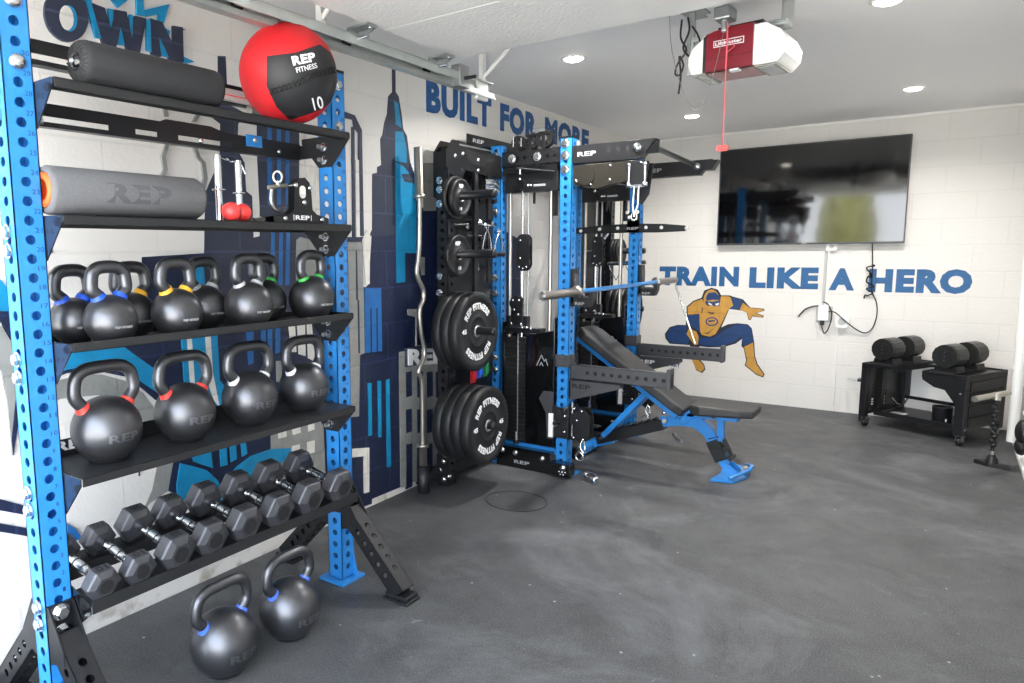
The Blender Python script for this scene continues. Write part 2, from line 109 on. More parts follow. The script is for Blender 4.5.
def rubber_floor():
    m = bpy.data.materials.new('rubber_floor'); m.use_nodes = True
    nt = m.node_tree; b = nt.nodes['Principled BSDF']; L = nt.links
    geo = nt.nodes.new('ShaderNodeNewGeometry')
    def noise(sc, det=6, rough=.6, dist=0):
        n = nt.nodes.new('ShaderNodeTexNoise'); n.inputs['Scale'].default_value = sc; n.inputs['Detail'].default_value = det
        n.inputs['Roughness'].default_value = rough; n.inputs['Distortion'].default_value = dist
        L.new(geo.outputs['Position'], n.inputs['Vector']); return n.outputs['Fac']
    def rng(src, a, c, lo=0., hi=1.):
        r = nt.nodes.new('ShaderNodeMapRange'); r.inputs['From Min'].default_value = a; r.inputs['From Max'].default_value = c
        r.inputs['To Min'].default_value = lo; r.inputs['To Max'].default_value = hi
        L.new(src, r.inputs['Value']); return r.outputs[0]
    def mix(f, A, B):
        x = nt.nodes.new('ShaderNodeMix'); x.data_type = 'RGBA'; L.new(f, x.inputs['Factor'])
        if isinstance(A, tuple): x.inputs['A'].default_value = (*A, 1)
        else: L.new(A, x.inputs['A'])
        x.inputs['B'].default_value = (*B, 1); return x.outputs['Result']
    base = mix(rng(noise(3.0, 8, .65, .6), .3, .7), srgb('#323334'), srgb('#4a4b4d'))
    dust = mix(rng(noise(1.1, 10, .7, 1.2), .50, .72, 0, .65), base, srgb('#76787b'))
    fine = mix(rng(noise(160, 2, .5), .45, .75, 0, .45), dust, srgb('#77797c'))
    v = nt.nodes.new('ShaderNodeTexVoronoi'); v.inputs['Scale'].default_value = 7; v.inputs['Randomness'].default_value = 1
    L.new(geo.outputs['Position'], v.inputs['Vector'])
    sp = mix(rng(v.outputs['Distance'], .05, .02, 0, .9), fine, srgb('#a9a9a6'))
    sc = mix(rng(noise(5.5, 12, .8, 2.5), .62, .70, 0, .7), sp, srgb('#9a9b9d'))
    L.new(sc, b.inputs['Base Color'])
    L.new(rng(noise(2.2, 8, .7, .8), .3, .75, .42, .72), b.inputs['Roughness'])
    bp = nt.nodes.new('ShaderNodeBump'); bp.inputs['Strength'].default_value = .5; bp.inputs['Distance'].default_value = .002
    L.new(noise(260, 3), bp.inputs['Height']); L.new(bp.outputs['Normal'], b.inputs['Normal'])
    b.inputs['Specular IOR Level'].default_value = .45
    MAT['rubber_floor'] = m

WALLC = '#dedcd8'
block_mat('block_left', WALLC, 'x', wear=.9); block_mat('block_back', WALLC, 'y'); rubber_floor()
for n, c in dict(navy='#16213f', slate='#2c3347', cyan='#0a86b8', stripe_blue='#1f62a3', offwhite='#dcdad4', mural_grey='#8b8d8b', sign_blue='#15548f').items():
    block_mat('left_'+n, c, 'x', paint=True, rough=.5)
for n, c in dict(hero_gold='#c0903f', hero_blue='#153a6b', hero_line='#1b2230', offwhite='#e6e4df', sign_blue='#1c5a8e', soft_grey='#c9c9c6').items():
    block_mat('back_'+n, c, 'y', paint=True, rough=.5)
mat('ceiling_paint', '#eeeeee', .7, bump=0.25, bscale=30, var=.02)
mat('door_paint', '#e2e2e0', .6, bump=0.6, bscale=70, var=.03)
mat('trim_white', '#e9e9e6', .45)
mat('blue_powder', '#2a7fc8', .28, bump=0.018, bscale=300, coat=.15)
mat('blue_pale_mark', '#1b6cb5', .4)
mat('laser_mark', '#123a66', .6)
mat('black_powder', '#2b2c2f', .36, .55, bump=0.045, bscale=400)
mat('black_gloss', '#0d0e10', .16, coat=.4)
mat('grey_powder', '#47484c', .4, .3, bump=0.03, bscale=300)
mat('shelf_black', '#1f2022', .45, bump=0.0375, bscale=300)
mat('zinc', '#d3d6d8', .22, 1., bump=0.08, bscale=80)
mat('zinc_dull', '#a9adae', .38, .9, bump=0.1, bscale=60, var=.15, vscale=20)
mat('chrome', '#dfe2e5', .12, 1.)
mat('steel_dull', '#8f8b88', .34, .9, var=.12, vscale=30)
mat('satin_steel', '#b9b5ac', .3, .9)
mat('knurl', '#d5d8da', .25, 1., bump=0.075, bscale=900)
mat('cast_black', '#5a5b5f', .36, .88, bump=0.0525, bscale=220, spec=.75)
mat('cast_letter', '#7c7d82', .28, .9, spec=.9)
mat('rubber_black', '#2c2d30', .55, bump=0.0375, bscale=500)
mat('rubber_hex', '#4e4f54', .42, .6, bump=0.03, bscale=500, spec=.55)
mat('rubber_mark', '#191a1c', .6)
mat('plate_rubber', '#141517', .5, bump=0.0375, bscale=400)
mat('plate_edge', '#34363a', .5)
mat('white_print', '#e6e7e8', .5)
mat('grey_print', '#9a9ca0', .5)
mat('foam_grey', '#616265', .85, bump=0.12, bscale=260, var=.3, vscale=220)
mat('foam_press', '#515256', .85)
mat('foam_black', '#26272a', .75, bump=0.045, bscale=300)
mat('pad_black', '#2b2b2c', .5, bump=0.0375, bscale=350)
mat('orange_plastic', '#f0642a', .4)
mat('ball_red', '#c31a22', .5, bump=0.0375, bscale=500)
mat('ball_black', '#1c1d20', .55, bump=0.0525, bscale=450)
mat('stitch_black', '#0e0e10', .6)
mat('red_rubber', '#e8403f', .35)
mat('dark_knob', '#101012', .3)
mat('frame_dark', '#0d0d0e', .4)
mat('smoke_guard', '#26241f', .3)
mat('gloss_gusset', '#5a616c', .12, .85)
mat('green_band', '#1b7a45', .5); mat('blue_band', '#1f55c8', .5); mat('red_band', '#b5202c', .5)
for n, c in dict(kb_blue='#1a4fc4', kb_yellow='#e2a92b', kb_grey='#a9abb0', kb_green='#3bb24a', kb_red='#de4038', kb_white='#e8e8ea', kb_indigo='#4a6fd6').items():
    mat(n, c, .4)
mat('tv_black', '#060607', .35)
mat('floor_ring', '#252526', .7)
mat('tv_frame', '#3c3d40', .4)
mat('tv_glass', '#030304', .07, coat=.3, spec=.7)
mat('plastic_white', '#eeeeec', .4)
mat('plastic_grey', '#b9bab8', .45)
mat('plastic_black', '#141416', .45)
mat('maroon', '#7c1526', .3, coat=.3)
mat('lamp_lens', '#8f8f86', .25)
mat('wire_black', '#131314', .5); mat('wire_white', '#d9d9d6', .5); mat('wire_grey', '#86847c', .5)
mat('rope_red', '#e2636b', .6)
mat('bumper_black', '#17181a', .45)
mat('db_olive', '#1e1f1e', .38, coat=.2)
mat('paper', '#dcdddd', .6)
mat('downlight_glow', '#ffffff', .5, emit='#fff6e8', estr=14)
mat('concrete_drive', '#a8a49c', .8, var=.15, vscale=2)
mat('leaf_green', '#5c5d30', .7, var=.5, vscale=6)
mat('house_cream', '#d8cfc0', .7)
mat('galvanised', '#bcc2c0', .4, .7, var=.18, vscale=12)
mat('rust_red', '#6d3a3c', .5)

# ------------------------------------------------------------------ mesh builder
class MB:
    def __init__(s, M=None):
        s.v = []; s.f = []; s.mi = []; s.sm = []; s.M = M or Matrix.Identity(4); s.mats = []; s.tr = []
    def m(s, name):
        if name not in s.mats: s.mats.append(name)
        return s.mats.index(name)
    def raw(s, vs, fs, mt, smooth=False):
        o = len(s.v); s.v += [s.M @ V(p) for p in vs]; k = s.m(mt)
        for f in fs: s.f.append([o+i for i in f]); s.mi.append(k); s.sm.append(smooth)
        return s
    def box(s, x0, x1, y0, y1, z0, z1, mt, taper=None):
        vs = [(x, y, z) for z in (z0, z1) for y in (y0, y1) for x in (x0, x1)]
        return s.raw(vs, [(0, 2, 3, 1), (4, 5, 7, 6), (0, 1, 5, 4), (2, 6, 7, 3), (0, 4, 6, 2), (1, 3, 7, 5)], mt)
    def cyl(s, p0, p1, r, mt, n=16, r1=None, caps=True, smooth=True, rot=0):
        p0, p1 = V(p0), V(p1); d = (p1-p0).normalized()
        a = d.orthogonal().normalized() if abs(d.z) < .99 else V((1, 0, 0)); 
        if abs(d.z) < .99: a = V((0, 0, 1)).cross(d).normalized()
        b = d.cross(a); r1 = r if r1 is None else r1
        ang = [rot+2*pi*i/n for i in range(n)]
        vs = [p0+(a*cos(t)+b*sin(t))*r for t in ang]+[p1+(a*cos(t)+b*sin(t))*r1 for t in ang]
        s.raw(vs, [(i, (i+1) % n, n+(i+1) % n, n+i) for i in range(n)], mt, smooth)
        if caps: s.raw(vs, [tuple(range(n))[::-1], tuple(range(n, 2*n))], mt)
        return s
    def lathe(s, prof, p0, ax, mt, n=24, smooth=True, phase=0):
        """prof: (radius, height) list along axis ax from p0"""
        p0 = V(p0); d = V(ax).normalized()
        a = V((0, 0, 1)).cross(d).normalized() if abs(d.z) < .99 else V((1, 0, 0)); b = d.cross(a)
        vs = []; fs = []
        for r, h in prof:
            for i in range(n):
                t = phase+2*pi*i/n; vs.append(p0+d*h+(a*cos(t)+b*sin(t))*max(r, 1e-5))
        for j in range(len(prof)-1):
            for i in range(n):
                k = (i+1) % n; fs.append((j*n+i, j*n+k, (j+1)*n+k, (j+1)*n+i))
        return s.raw(vs, fs, mt, smooth)
    def tube(s, pts, r, mt, n=8, closed=False, smooth=True, sx=1.):
        pts = [V(p) for p in pts]; N = len(pts); vs = []; fs = []
        rr = r if isinstance(r, (list, tuple)) else [r]*N
        up = None
        for i, p in enumerate(pts):
            if closed: t = (pts[(i+1) % N]-pts[i-1])
            else: t = pts[min(i+1, N-1)]-pts[max(i-1, 0)]
            t.normalize()
            if up is None: up = t.orthogonal().normalized()
            up = (up-t*up.dot(t)).normalized(); q = t.cross(up)
            for k in range(n): vs.append(p+(up*cos(2*pi*k/n)+q*sin(2*pi*k/n)*sx)*rr[i])
        for i in range(N if closed else N-1):
            j = (i+1) % N
            for k in range(n): fs.append((i*n+k, i*n+(k+1) % n, j*n+(k+1) % n, j*n+k))
        s.raw(vs, fs, mt, smooth)
        if not closed: s.raw(vs, [tuple(range(n))[::-1], tuple(range((N-1)*n, N*n))], mt)
        return s
    def prism(s, poly, M, h0, h1, mt, side=None):
        """poly in local XY of M, extruded local z h0..h1"""
        n = len(poly); ar = sum(poly[i][0]*poly[(i+1) % n][1]-poly[(i+1) % n][0]*poly[i][1] for i in range(n))
        if ar < 0: poly = poly[::-1]
        vs = [M @ V((x, y, h0)) for x, y in poly]+[M @ V((x, y, h1)) for x, y in poly]
        tri = tessellate_polygon([[V((x, y, 0)) for x, y in poly]])
        fs = []
        for t in tri:
            a, b_, c = t
            A = (poly[b_][0]-poly[a][0])*(poly[c][1]-poly[a][1])-(poly[c][0]-poly[a][0])*(poly[b_][1]-poly[a][1])
            if A < 0: a, b_, c = a, c, b_
            fs.append((c, b_, a)); fs.append((n+a, n+b_, n+c))
        s.raw(vs, fs, mt)
        s.raw(vs, [(i, (i+1) % n, n+(i+1) % n, n+i) for i in range(n)], side or mt)
        return s
    def sphere(s, c, r, mt, n=24, m=14, sc=(1, 1, 1)):
        c = V(c); vs = []; fs = []
        for j in range(m+1):
            t = pi*j/m
            for i in range(n):
                p = 2*pi*i/n; vs.append(c+V((r*sc[0]*sin(t)*cos(p), r*sc[1]*sin(t)*sin(p), -r*sc[2]*cos(t))))
        for j in range(m):
            for i in range(n):
                k = (i+1) % n; fs.append((j*n+i, j*n+k, (j+1)*n+k, (j+1)*n+i))
        return s.raw(vs, fs, mt, True)
    def holeplate(s, M, w, L, pitch, first, r, mt, n=12, hn=None):
        """plate in local XY (x across, y along), holes at y=first+k*pitch"""
        vs = []; fs = []
        cnt = hn if hn is not None else int((L-first-r*1.2)/pitch)+1
        def q(a, b, c, d): o = len(vs); vs.extend([a, b, c, d]); fs.append((o, o+1, o+2, o+3))
        h = w/2; y0 = 0.
        for k in range(cnt):
            yc = first+k*pitch; a, b = yc-pitch/2, yc+pitch/2
            a = max(a, y0); b = min(b, L)
            if a > y0+1e-5: q((-h, y0, 0), (h, y0, 0), (h, a, 0), (-h, a, 0))
            o = len(vs)
            for i in range(n): vs.append((r*cos(2*pi*i/n), yc+r*sin(2*pi*i/n), 0))
            K = [(h, b, 0), (-h, b, 0), (-h, a, 0), (h, a, 0)]; vs.extend(K)
            qn = n//4
            for g in range(4):
                for i in range(qn): fs.append((o+n+g, o+(g*qn+i+1) % n, o+g*qn+i))
                fs.append((o+n+(g-1) % 4, o+n+g, o+g*qn))
            y0 = b
        if y0 < L-1e-5: q((-h, y0, 0), (h, y0, 0), (h, L, 0), (-h, L, 0))
        return s.raw([M @ V(v) for v in vs], fs, mt)
    def holetube(s, p0, p1, w, mt, side=(1, 0, 0), pitch=.0508, first=.03, r=.0133, w2=None, faces='abcd', caps=True, hn=None):
        """square tube along p0->p1; side = direction of face a"""
        p0, p1 = V(p0), V(p1); d = (p1-p0); L = d.length; d.normalize()
        a = V(side); a = (a-d*a.dot(d)).normalized(); b = d.cross(a); w2 = w2 or w
        for key, nrm, ww, off in (('a', a, w2, w/2), ('b', b, w, w2/2), ('c', -a, w2, w/2), ('d', -b, w, w2/2)):
            x = d.cross(nrm)   # x cross d = nrm ?
            x = -x
            Mx = Matrix((( -x.x, d.x, nrm.x, 0), (-x.y, d.y, nrm.y, 0), (-x.z, d.z, nrm.z, 0), (0, 0, 0, 1)))
            Mx = Matrix.Translation(p0+nrm*off) @ Mx
            if key in faces: s.holeplate(Mx, ww, L, pitch, first, r, mt, hn=hn)
            else: s.raw([Mx @ V(v) for v in ((-ww/2, 0, 0), (ww/2, 0, 0), (ww/2, L, 0), (-ww/2, L, 0))], [(0, 1, 2, 3)], mt)
        if caps:
            for P in (p0, p1):
                q = [P+a*w/2+b*w2/2, P-a*w/2+b*w2/2, P-a*w/2-b*w2/2, P+a*w/2-b*w2/2]
                s.raw(q, [(0, 1, 2, 3)] if P == p1 else [(3, 2, 1, 0)], mt)
        return s
    def bolt(s, p, d, r=.016, h=.014, mt='zinc', n=6):
        p, d = V(p), V(d).normalized()
        s.cyl(p, p+d*.003, r*1.25, mt, 18)
        s.cyl(p+d*.003, p+d*h*.8, r, mt, n, smooth=False)
        s.cyl(p+d*h*.8, p+d*h, r, mt, n, r1=r*.8, smooth=False)
        return s
    def dome(s, p, d, r=.014, mt='zinc'):
        p, d = V(p), V(d).normalized()
        s.lathe([(r, 0), (r, r*.15), (r*.85, r*.45), (r*.5, r*.68), (0, r*.75)], p, d, mt, 16)
        return s
    def text(s, string, fn, mt, bold=.0, sub=0):
        vs, fs = glyphs(string, bold); f0 = len(s.f)
        s.raw([fn(*p) for p in vs], fs, mt); s.tr.append((f0, len(s.f))); return s
    def obj(s, name, parent=None, bevel=0, solid=0, label=None, kind=None, shade=None, wn=False):
        me = bpy.data.meshes.new(name)
        me.from_pydata([tuple(p) for p in s.v], [], s.f)
        for k in s.mats: me.materials.append(MAT[k])
        me.polygons.foreach_set('material_index', s.mi); me.polygons.foreach_set('use_smooth', s.sm)
        me.update()
        o = bpy.data.objects.new(name, me); COL.objects.link(o)
        if parent is not None:
            o.parent = parent
            o.matrix_parent_inverse = parent.matrix_world.inverted() if not getattr(parent, '_l', False) else Matrix.Identity(4)
        if solid:
            q = o.modifiers.new('solid', 'SOLIDIFY'); q.thickness = solid; q.offset = -1
        if bevel:
            q = o.modifiers.new('bevel', 'BEVEL'); q.width = bevel; q.segments = 2; q.limit_method = 'ANGLE'; q.angle_limit = radians(40)
        if label: o['label'] = label
        if kind: o['kind'] = kind
        return o

_G = {}
def glyphs(string, bold=0.):
    """text as extruded mesh normalised: x 0..1, y 0..1 over its own bounding box, z 0..1"""
    key = (string, bold)
    if key in _G: return _G[key]
    cu = bpy.data.curves.new('t', 'FONT'); cu.body = string; cu.size = 1; cu.extrude = .05; cu.offset = bold; cu.resolution_u = 3
    cu.space_character = 1.0+bold*2.2
    o = bpy.data.objects.new('t', cu); COL.objects.link(o)
    dg = bpy.context.evaluated_depsgraph_get()
    me = bpy.data.meshes.new_from_object(o.evaluated_get(dg))
    vs = [v.co.copy() for v in me.vertices]; fs = [tuple(p.vertices) for p in me.polygons]
    bpy.data.objects.remove(o); bpy.data.curves.remove(cu); bpy.data.meshes.remove(me)
    xs = [v.x for v in vs]; ys = [v.y for v in vs]; x0, x1, y0, y1 = min(xs), max(xs), min(ys), max(ys)
    out = [((v.x-x0)/(x1-x0), (v.y-y0)/(y1-y0), 0. if v.z < 0 else 1.) for v in vs]
    _G[key] = (out, fs); return _G[key]

def planefn(o, ax, ay, w, h, t=.001):
    o, ax, ay = V(o), V(ax).normalized(), V(ay).normalized(); n = ax.cross(ay)
    return lambda x, y, z: o+ax*x*w+ay*y*h+n*z*t

def tag(o, label, cat, group=None):
    o['label'] = label; o['category'] = cat
    if group: o['group'] = group
    return o
def thing(name, label, cat, loc=(0, 0, 0), rz=0, group=None):
    o = bpy.data.objects.new(name, None); COL.objects.link(o); o.empty_display_size = .05
    o.location = loc; o.rotation_euler = (0, 0, rz)
    return tag(o, label, cat, group)
def struct(mb, name, **k):
    return mb.obj(name, kind='structure', **k)
SPLIT = dict(bolt=.004, peg=.001, face_bolt=.004, caster=.004, cabinet_screw=.002, screw=.004, hanger=.02, guide_rod=.002, storage_strip=.002, pulley=.012, top_pulley=.004, end_cap=.004, light_panel=.001)
def pieces(mb, tol):
    """separate a mesh into its free-standing pieces; lettering comes out as a piece of its own"""
    par = list(range(len(mb.v)))
    def find(i):
        while par[i] != i: par[i] = par[par[i]]; i = par[i]
        return i
    istx = [any(a <= k < b for a, b in mb.tr) for k in range(len(mb.f))]
    for f in mb.f:
        r = find(f[0])
        for i in f[1:]: par[find(i)] = r
    isl = {}
    for k, f in enumerate(mb.f):
        if not istx[k]: isl.setdefault(find(f[0]), []).append(k)
    boxes = []
    for r, fl in isl.items():
        ps = [mb.v[i] for k in fl for i in mb.f[k]]
        boxes.append([[min(p[a] for p in ps)-tol for a in range(3)], [max(p[a] for p in ps)+tol for a in range(3)], fl])
    merged = True
    while merged:
        merged = False
        for i in range(len(boxes)):
            for j in range(i+1, len(boxes)):
                A, B_ = boxes[i], boxes[j]
                if all(A[0][a] <= B_[1][a] and B_[0][a] <= A[1][a] for a in range(3)):
                    boxes[i] = [[min(A[0][a], B_[0][a]) for a in range(3)], [max(A[1][a], B_[1][a]) for a in range(3)], A[2]+B_[2]]
                    boxes.pop(j); merged = True; break
            if merged: break
    out = []
    groups = [(None, b[2]) for b in boxes]+([('lettering', [k for k in range(len(mb.f)) if istx[k]])] if any(istx) else [])
    for nm, fl in groups:
        m = MB(); m.mats = list(mb.mats); mp = {}
        for k in fl:
            g = []
            for i in mb.f[k]:
                if i not in mp: mp[i] = len(m.v); m.v.append(mb.v[i])
                g.append(mp[i])
            m.f.append(g); m.mi.append(mb.mi[k]); m.sm.append(mb.sm[k])
        out.append((nm, m))
    return out
def part(mb, name, root, **k):
    """mesh given in the root's LOCAL coordinates"""
    if name in SPLIT:
        first = None
        for nm, m in pieces(mb, SPLIT[name]):
            used = sorted(set(m.mi)); m.mats = [m.mats[i] for i in used]; m.mi = [used.index(i) for i in m.mi]
            o = m.obj(nm or name, None, **k); o.parent = root; first = first or o
        return first
    o = mb.obj(name, None, **k); o.parent = root; return o
def wpart(mb, name, root, **k):
    """mesh given in WORLD coordinates, root an unrotated empty or nested part"""
    T = V((0, 0, 0)); p = root
    while p is not None: T = T+p.location; p = p.parent
    mb.v = [v-T for v in mb.v]
    return part(mb, name, root, **k)
def rbox(mb, x0, x1, y0, y1, z0, z1, mt, r=.01, axis='z', seg=4):
    """box with rounded corners around one axis"""
    if axis == 'z': a0, a1, b0, b1, c0, c1 = x0, x1, y0, y1, z0, z1; M = Matrix.Identity(4)
    elif axis == 'y': a0, a1, b0, b1, c0, c1 = x0, x1, z0, z1, -y1, -y0; M = Matrix.Rotation(pi/2, 4, 'X')
    else: a0, a1, b0, b1, c0, c1 = y0, y1, z0, z1, x0, x1; M = Matrix(((0, 0, 1, 0), (1, 0, 0, 0), (0, 1, 0, 0), (0, 0, 0, 1)))
    poly = []
    for cx, cy, st in ((a1-r, b1-r, 0), (a0+r, b1-r, 1), (a0+r, b0+r, 2), (a1-r, b0+r, 3)):
        for i in range(seg+1):
            t = (st+i/seg)*pi/2; poly.append((cx+r*cos(t), cy+r*sin(t)))
    mb.prism(poly, M, c0, c1, mt); return mb
MXZ = Matrix.Rotation(pi/2, 4, 'X')          # local (x,y,z) -> world (x,-z,y): polygon in XZ, extrude towards -Y
MYZ = Matrix(((0, 0, 1, 0), (1, 0, 0, 0), (0, 1, 0, 0), (0, 0, 0, 1)))  # polygon in YZ, extrude +X
def smoothpath(p, k=4):
    """Catmull-Rom"""
    p = [V(q) for q in p]; out = []
    for i in range(len(p)-1):
        a, b, c, d = p[max(i-1, 0)], p[i], p[i+1], p[min(i+2, len(p)-1)]
        for j in range(k):
            t = j/k; out.append(.5*((2*b)+(c-a)*t+(2*a-5*b+4*c-d)*t*t+(3*b-a-3*c+d)*t**3))
    out.append(p[-1]); return out
# ------------------------------------------------------------------ camera (26 mm-ish wide, slightly cropped frame)
def make_camera():
    f = 703.5; yaw = .6453; pit = .126; roll = -.0099
    F = V((-sin(yaw)*cos(pit), cos(yaw)*cos(pit), -sin(pit))); R = V((cos(yaw), sin(yaw), 0)); U = R.cross(F)
    R2 = R*cos(roll)+U*sin(roll); U2 = -R*sin(roll)+U*cos(roll)
    cd = bpy.data.cameras.new('camera'); c = bpy.data.objects.new('camera', cd); COL.objects.link(c)
    M = Matrix((( R2.x, U2.x, -F.x, 2.4534), (R2.y, U2.y, -F.y, 0), (R2.z, U2.z, -F.z, 1.3929), (0, 0, 0, 1)))
    c.matrix_world = M
    cd.sensor_fit = 'HORIZONTAL'; cd.sensor_width = 36; cd.lens = f*36/1024
    cd.shift_x = (512-415.9)/1024; cd.shift_y = (340.6-341.5)/1024
    cd.clip_start = .05; cd.clip_end = 200
    S.camera = c
make_camera()

YB = 6.86; H = 2.417; XR = 2.95; YF = -.35
# ------------------------------------------------------------------ room
b = MB(); b.box(-.2, XR+.2, YF-.6, YB+.2, -.1, 0, 'rubber_floor'); struct(b, 'floor')
b = MB(); b.box(-.2, 0, YF, YB+.2, 0, H+.2, 'block_left'); struct(b, 'wall_left')
b = MB(); b.box(0, XR, YB, YB+.2, 0, H+.2, 'block_back'); struct(b, 'wall_back')
b = MB(); b.box(XR, XR+.2, YF, YB+.2, 0, H+.2, 'block_left'); struct(b, 'wall_right')
b = MB(); b.box(0, XR, YF, YB, H, H+.1, 'ceiling_paint'); struct(b, 'ceiling')
b = MB(); b.box(-.2, XR+.2, YF-.2, YF, 2.3, H+.3, 'block_back'); struct(b, 'wall_front')
b = MB(); b.box(0, XR, YB-.012, YB, H-.018, H, 'trim_white'); struct(b, 'trim_1')
b = MB(); b.box(XR-.045, XR, 0.5, YB, 0, .035, 'trim_white'); struct(b, 'baseboard_right', bevel=.006)
b = MB(); b.box(-8, 12, -22, YF-.6, -.12, -.03, 'concrete_drive'); struct(b, 'driveway')

# things seen only as a reflection in the television, out through the open door
def hedge():
    bm = bmesh.new(); bmesh.ops.create_icosphere(bm, subdivisions=4, radius=1)
    rnd = random.Random(3)
    vs = []
    for v in bm.verts:
        k = 1+rnd.uniform(-.07, .07)+.09*sin(7*v.co.x+3)*sin(6*v.co.y)*cos(5*v.co.z)
        vs.append((v.co.x*1.7*k, v.co.y*.8*k, 1.25+v.co.z*1.25*k))
    fs = [[v.index for v in f.verts] for f in bm.faces]; bm.free()
    m = MB(); m.raw(vs, fs, 'leaf_green'); o = m.obj('hedge'); o.location = (.12, -9.5, -.03); o.scale = (.42, 1, 1.3)
    tag(o, 'rounded green hedge across the driveway, seen only reflected in the television', 'hedge')
hedge()

# ------------------------------------------------------------------ painted wall work
def paint(name, polys, axis, pre, label, cat, parent=None):
    m = MB()
    for i, (mt, p) in enumerate(polys):
        off = .0009+.00012*i
        if axis == 'x': m.prism(p, MYZ, -.0005, off, pre+mt)
        else: m.prism(p, Matrix.Translation((0, YB, 0)) @ MXZ, -.0005, off, pre+mt)
    o = m.obj(name)
    if parent is None: tag(o, label, cat)
    return o
paint('skyline_mural', MURAL, 'x', 'left_', 'navy, cyan and grey city skyline painted on the left block wall behind the rack', 'mural')
paint('hero_mural', HERO, 'y', 'back_', 'crouching masked figure in gold and dark blue painted on the back wall', 'mural')
t = thing('wall_lettering', 'blue painted words BUILT FOR MORE high on the left wall under the ceiling', 'lettering', (0, 4.5, 2.27))
for s_, a, c, z in (('BUILT', 3.378, 4.100, 2.187), ('FOR', 4.216, 4.743, 2.188), ('MORE', 4.874, 5.672, 2.190)):
    m = MB(); m.text(s_, planefn((.0008, a, z), (0, 1, 0), (0, 0, 1), c-a, .184, .002), 'left_sign_blue', bold=.055); wpart(m, 'painted_word', t)
t = thing('wall_lettering', 'blue painted words TRAIN LIKE A HERO on the back wall below the television', 'lettering', (1.4, YB, 1.13))
for s_, a, c, z, h_ in (('TRAIN', .240, .954, 1.048, .180), ('LIKE', 1.042, 1.585, 1.040, .184), ('A', 1.665, 1.848, 1.035, .185), ('HERO', 1.946, 2.616, 1.025, .192)):
    m = MB(); m.text(s_, planefn((a, YB-.0008, z), (1, 0, 0), (0, 0, 1), c-a, h_, .002), 'back_sign_blue', bold=.062); wpart(m, 'painted_word', t)
m = MB(); m.text('D ART', planefn((.335, YB-.0008, .262), (1, 0, 0), (0, 0, 1), .128, .036, .0015), 'back_hero_blue', bold=.03)
tag(m.obj('wall_lettering'), 'tiny blue painter credit lettered under the crouching figure on the back wall', 'lettering')
m = MB(); m.text('REP', planefn((.018, 3.155, .745), (0, 1, -.10), (0, 0, 1), .36, .095, .008), 'white_print', bold=.04)
m.box(0, .018, 3.14, 3.52, .735, .845, 'left_slate')
tag(m.obj('logo_sign'), 'small white REP sign on the painted grey building behind the curl bar', 'sign')

# ------------------------------------------------------------------ ceiling: downlights, garage door, track
def downlight(x, y, label):
    t = thing('ceiling_light', label, 'ceiling light', (x, y, H), 0, 'recessed downlights')
    m = MB(); m.lathe([(.066, 0), (.066, -.004), (.052, -.006), (.050, -.001)], (0, 0, 0), (0, 0, 1), 'trim_white', 32); part(m, 'trim_ring', t)
    m = MB(); m.lathe([(.05, -.002), (.047, -.009), (.034, -.015), (0, -.018)], (0, 0, 0), (0, 0, 1), 'downlight_glow', 32); part(m, 'lamp_lens', t)
    ld = bpy.data.lights.new('downlight_beam', 'AREA'); ld.shape = 'DISK'; ld.size = .1; ld.energy = LAMP_W; ld.color = (1, .965, .92); ld.spread = radians(150)
    lo = bpy.data.objects.new('downlight_beam', ld); COL.objects.link(lo); lo.location = (x, y, H-.022)
LAMP_W = 16
downlight(.77, 3.67, 'round recessed downlight above the barbell rack, nearest the door track')
downlight(.79, 5.80, 'small round recessed downlight deepest on the left side of the ceiling')
downlight(2.2, 5.75, 'round recessed downlight above the right end of the television')
downlight(2.18, 3.67, 'round recessed downlight cut by the top edge of the picture')

dr = thing('garage_door', 'white sectional garage door raised flat overhead under the ceiling', 'garage door', (1.8, 1.2, 2.25))
for i in range(6):
    y1 = 2.76-i*.53; y0 = y1-.5295
    m = MB(); m.box(.63, XR-.06, y0, y1, 2.25, 2.29, 'door_paint'); wpart(m, 'panel', dr, bevel=.004)
for i in range(6):
    y = 2.76-i*.53-.40 if i else 2.70
for i, y in enumerate((2.66, 2.13, 1.60, 1.07)):
    m = MB()
    m.box(.56, .66, y-.03, y+.03, 2.238, 2.246, 'zinc_dull'); m.box(.555, .562, y-.03, y+.03, 2.19, 2.245, 'zinc_dull')
    m.prism([(.57, 2.205), (.66, 2.238), (.57, 2.238)], MXZ, -(y+.026), -(y+.022), 'zinc_dull')
    m.cyl((.515, y, 2.205), (.64, y, 2.205), .006, 'zinc'); m.cyl((.52, y, 2.205), (.535, y, 2.205), .021, 'plastic_black')
    m.dome((.64, y+.01, 2.238), (0, 0, -1), .009)
    wpart(m, 'hinge', dr, bevel=.001)
tk = thing('door_track', 'galvanised steel track carrying the raised garage door along the left wall', 'door track', (.53, 1.4, 2.2))
m = MB()
m.box(.505, .509, YF, 3.22, 2.17, 2.235, 'galvanised'); m.box(.505, .545, YF, 3.22, 2.165, 2.17, 'galvanised'); m.box(.541, .545, YF, 3.22, 2.17, 2.185, 'galvanised'); m.box(.505, .54, YF, 3.22, 2.235, 2.239, 'galvanised')
m.box(.545, .59, YF, 2.9, 2.212, 2.216, 'galvanised'); m.box(.586, .59, YF, 2.9, 2.18, 2.214, 'galvanised')
wpart(m, 'rail', tk)
m = MB()
for y in (3.15, 2.0, .8):
    m.box(.505, .53, y-.014, y+.014, 2.235, H, 'trim_white'); m.box(.505, .62, y-.016, y-.012, H-.028, H, 'trim_white')
    m.tube([(.512, y, 2.25), (.70, y, H-.02)], .011, 'trim_white', 4)
m.box(.50, .52, 3.10, 3.2, 2.15, 2.24, 'trim_white')
wpart(m, 'hanger', tk)
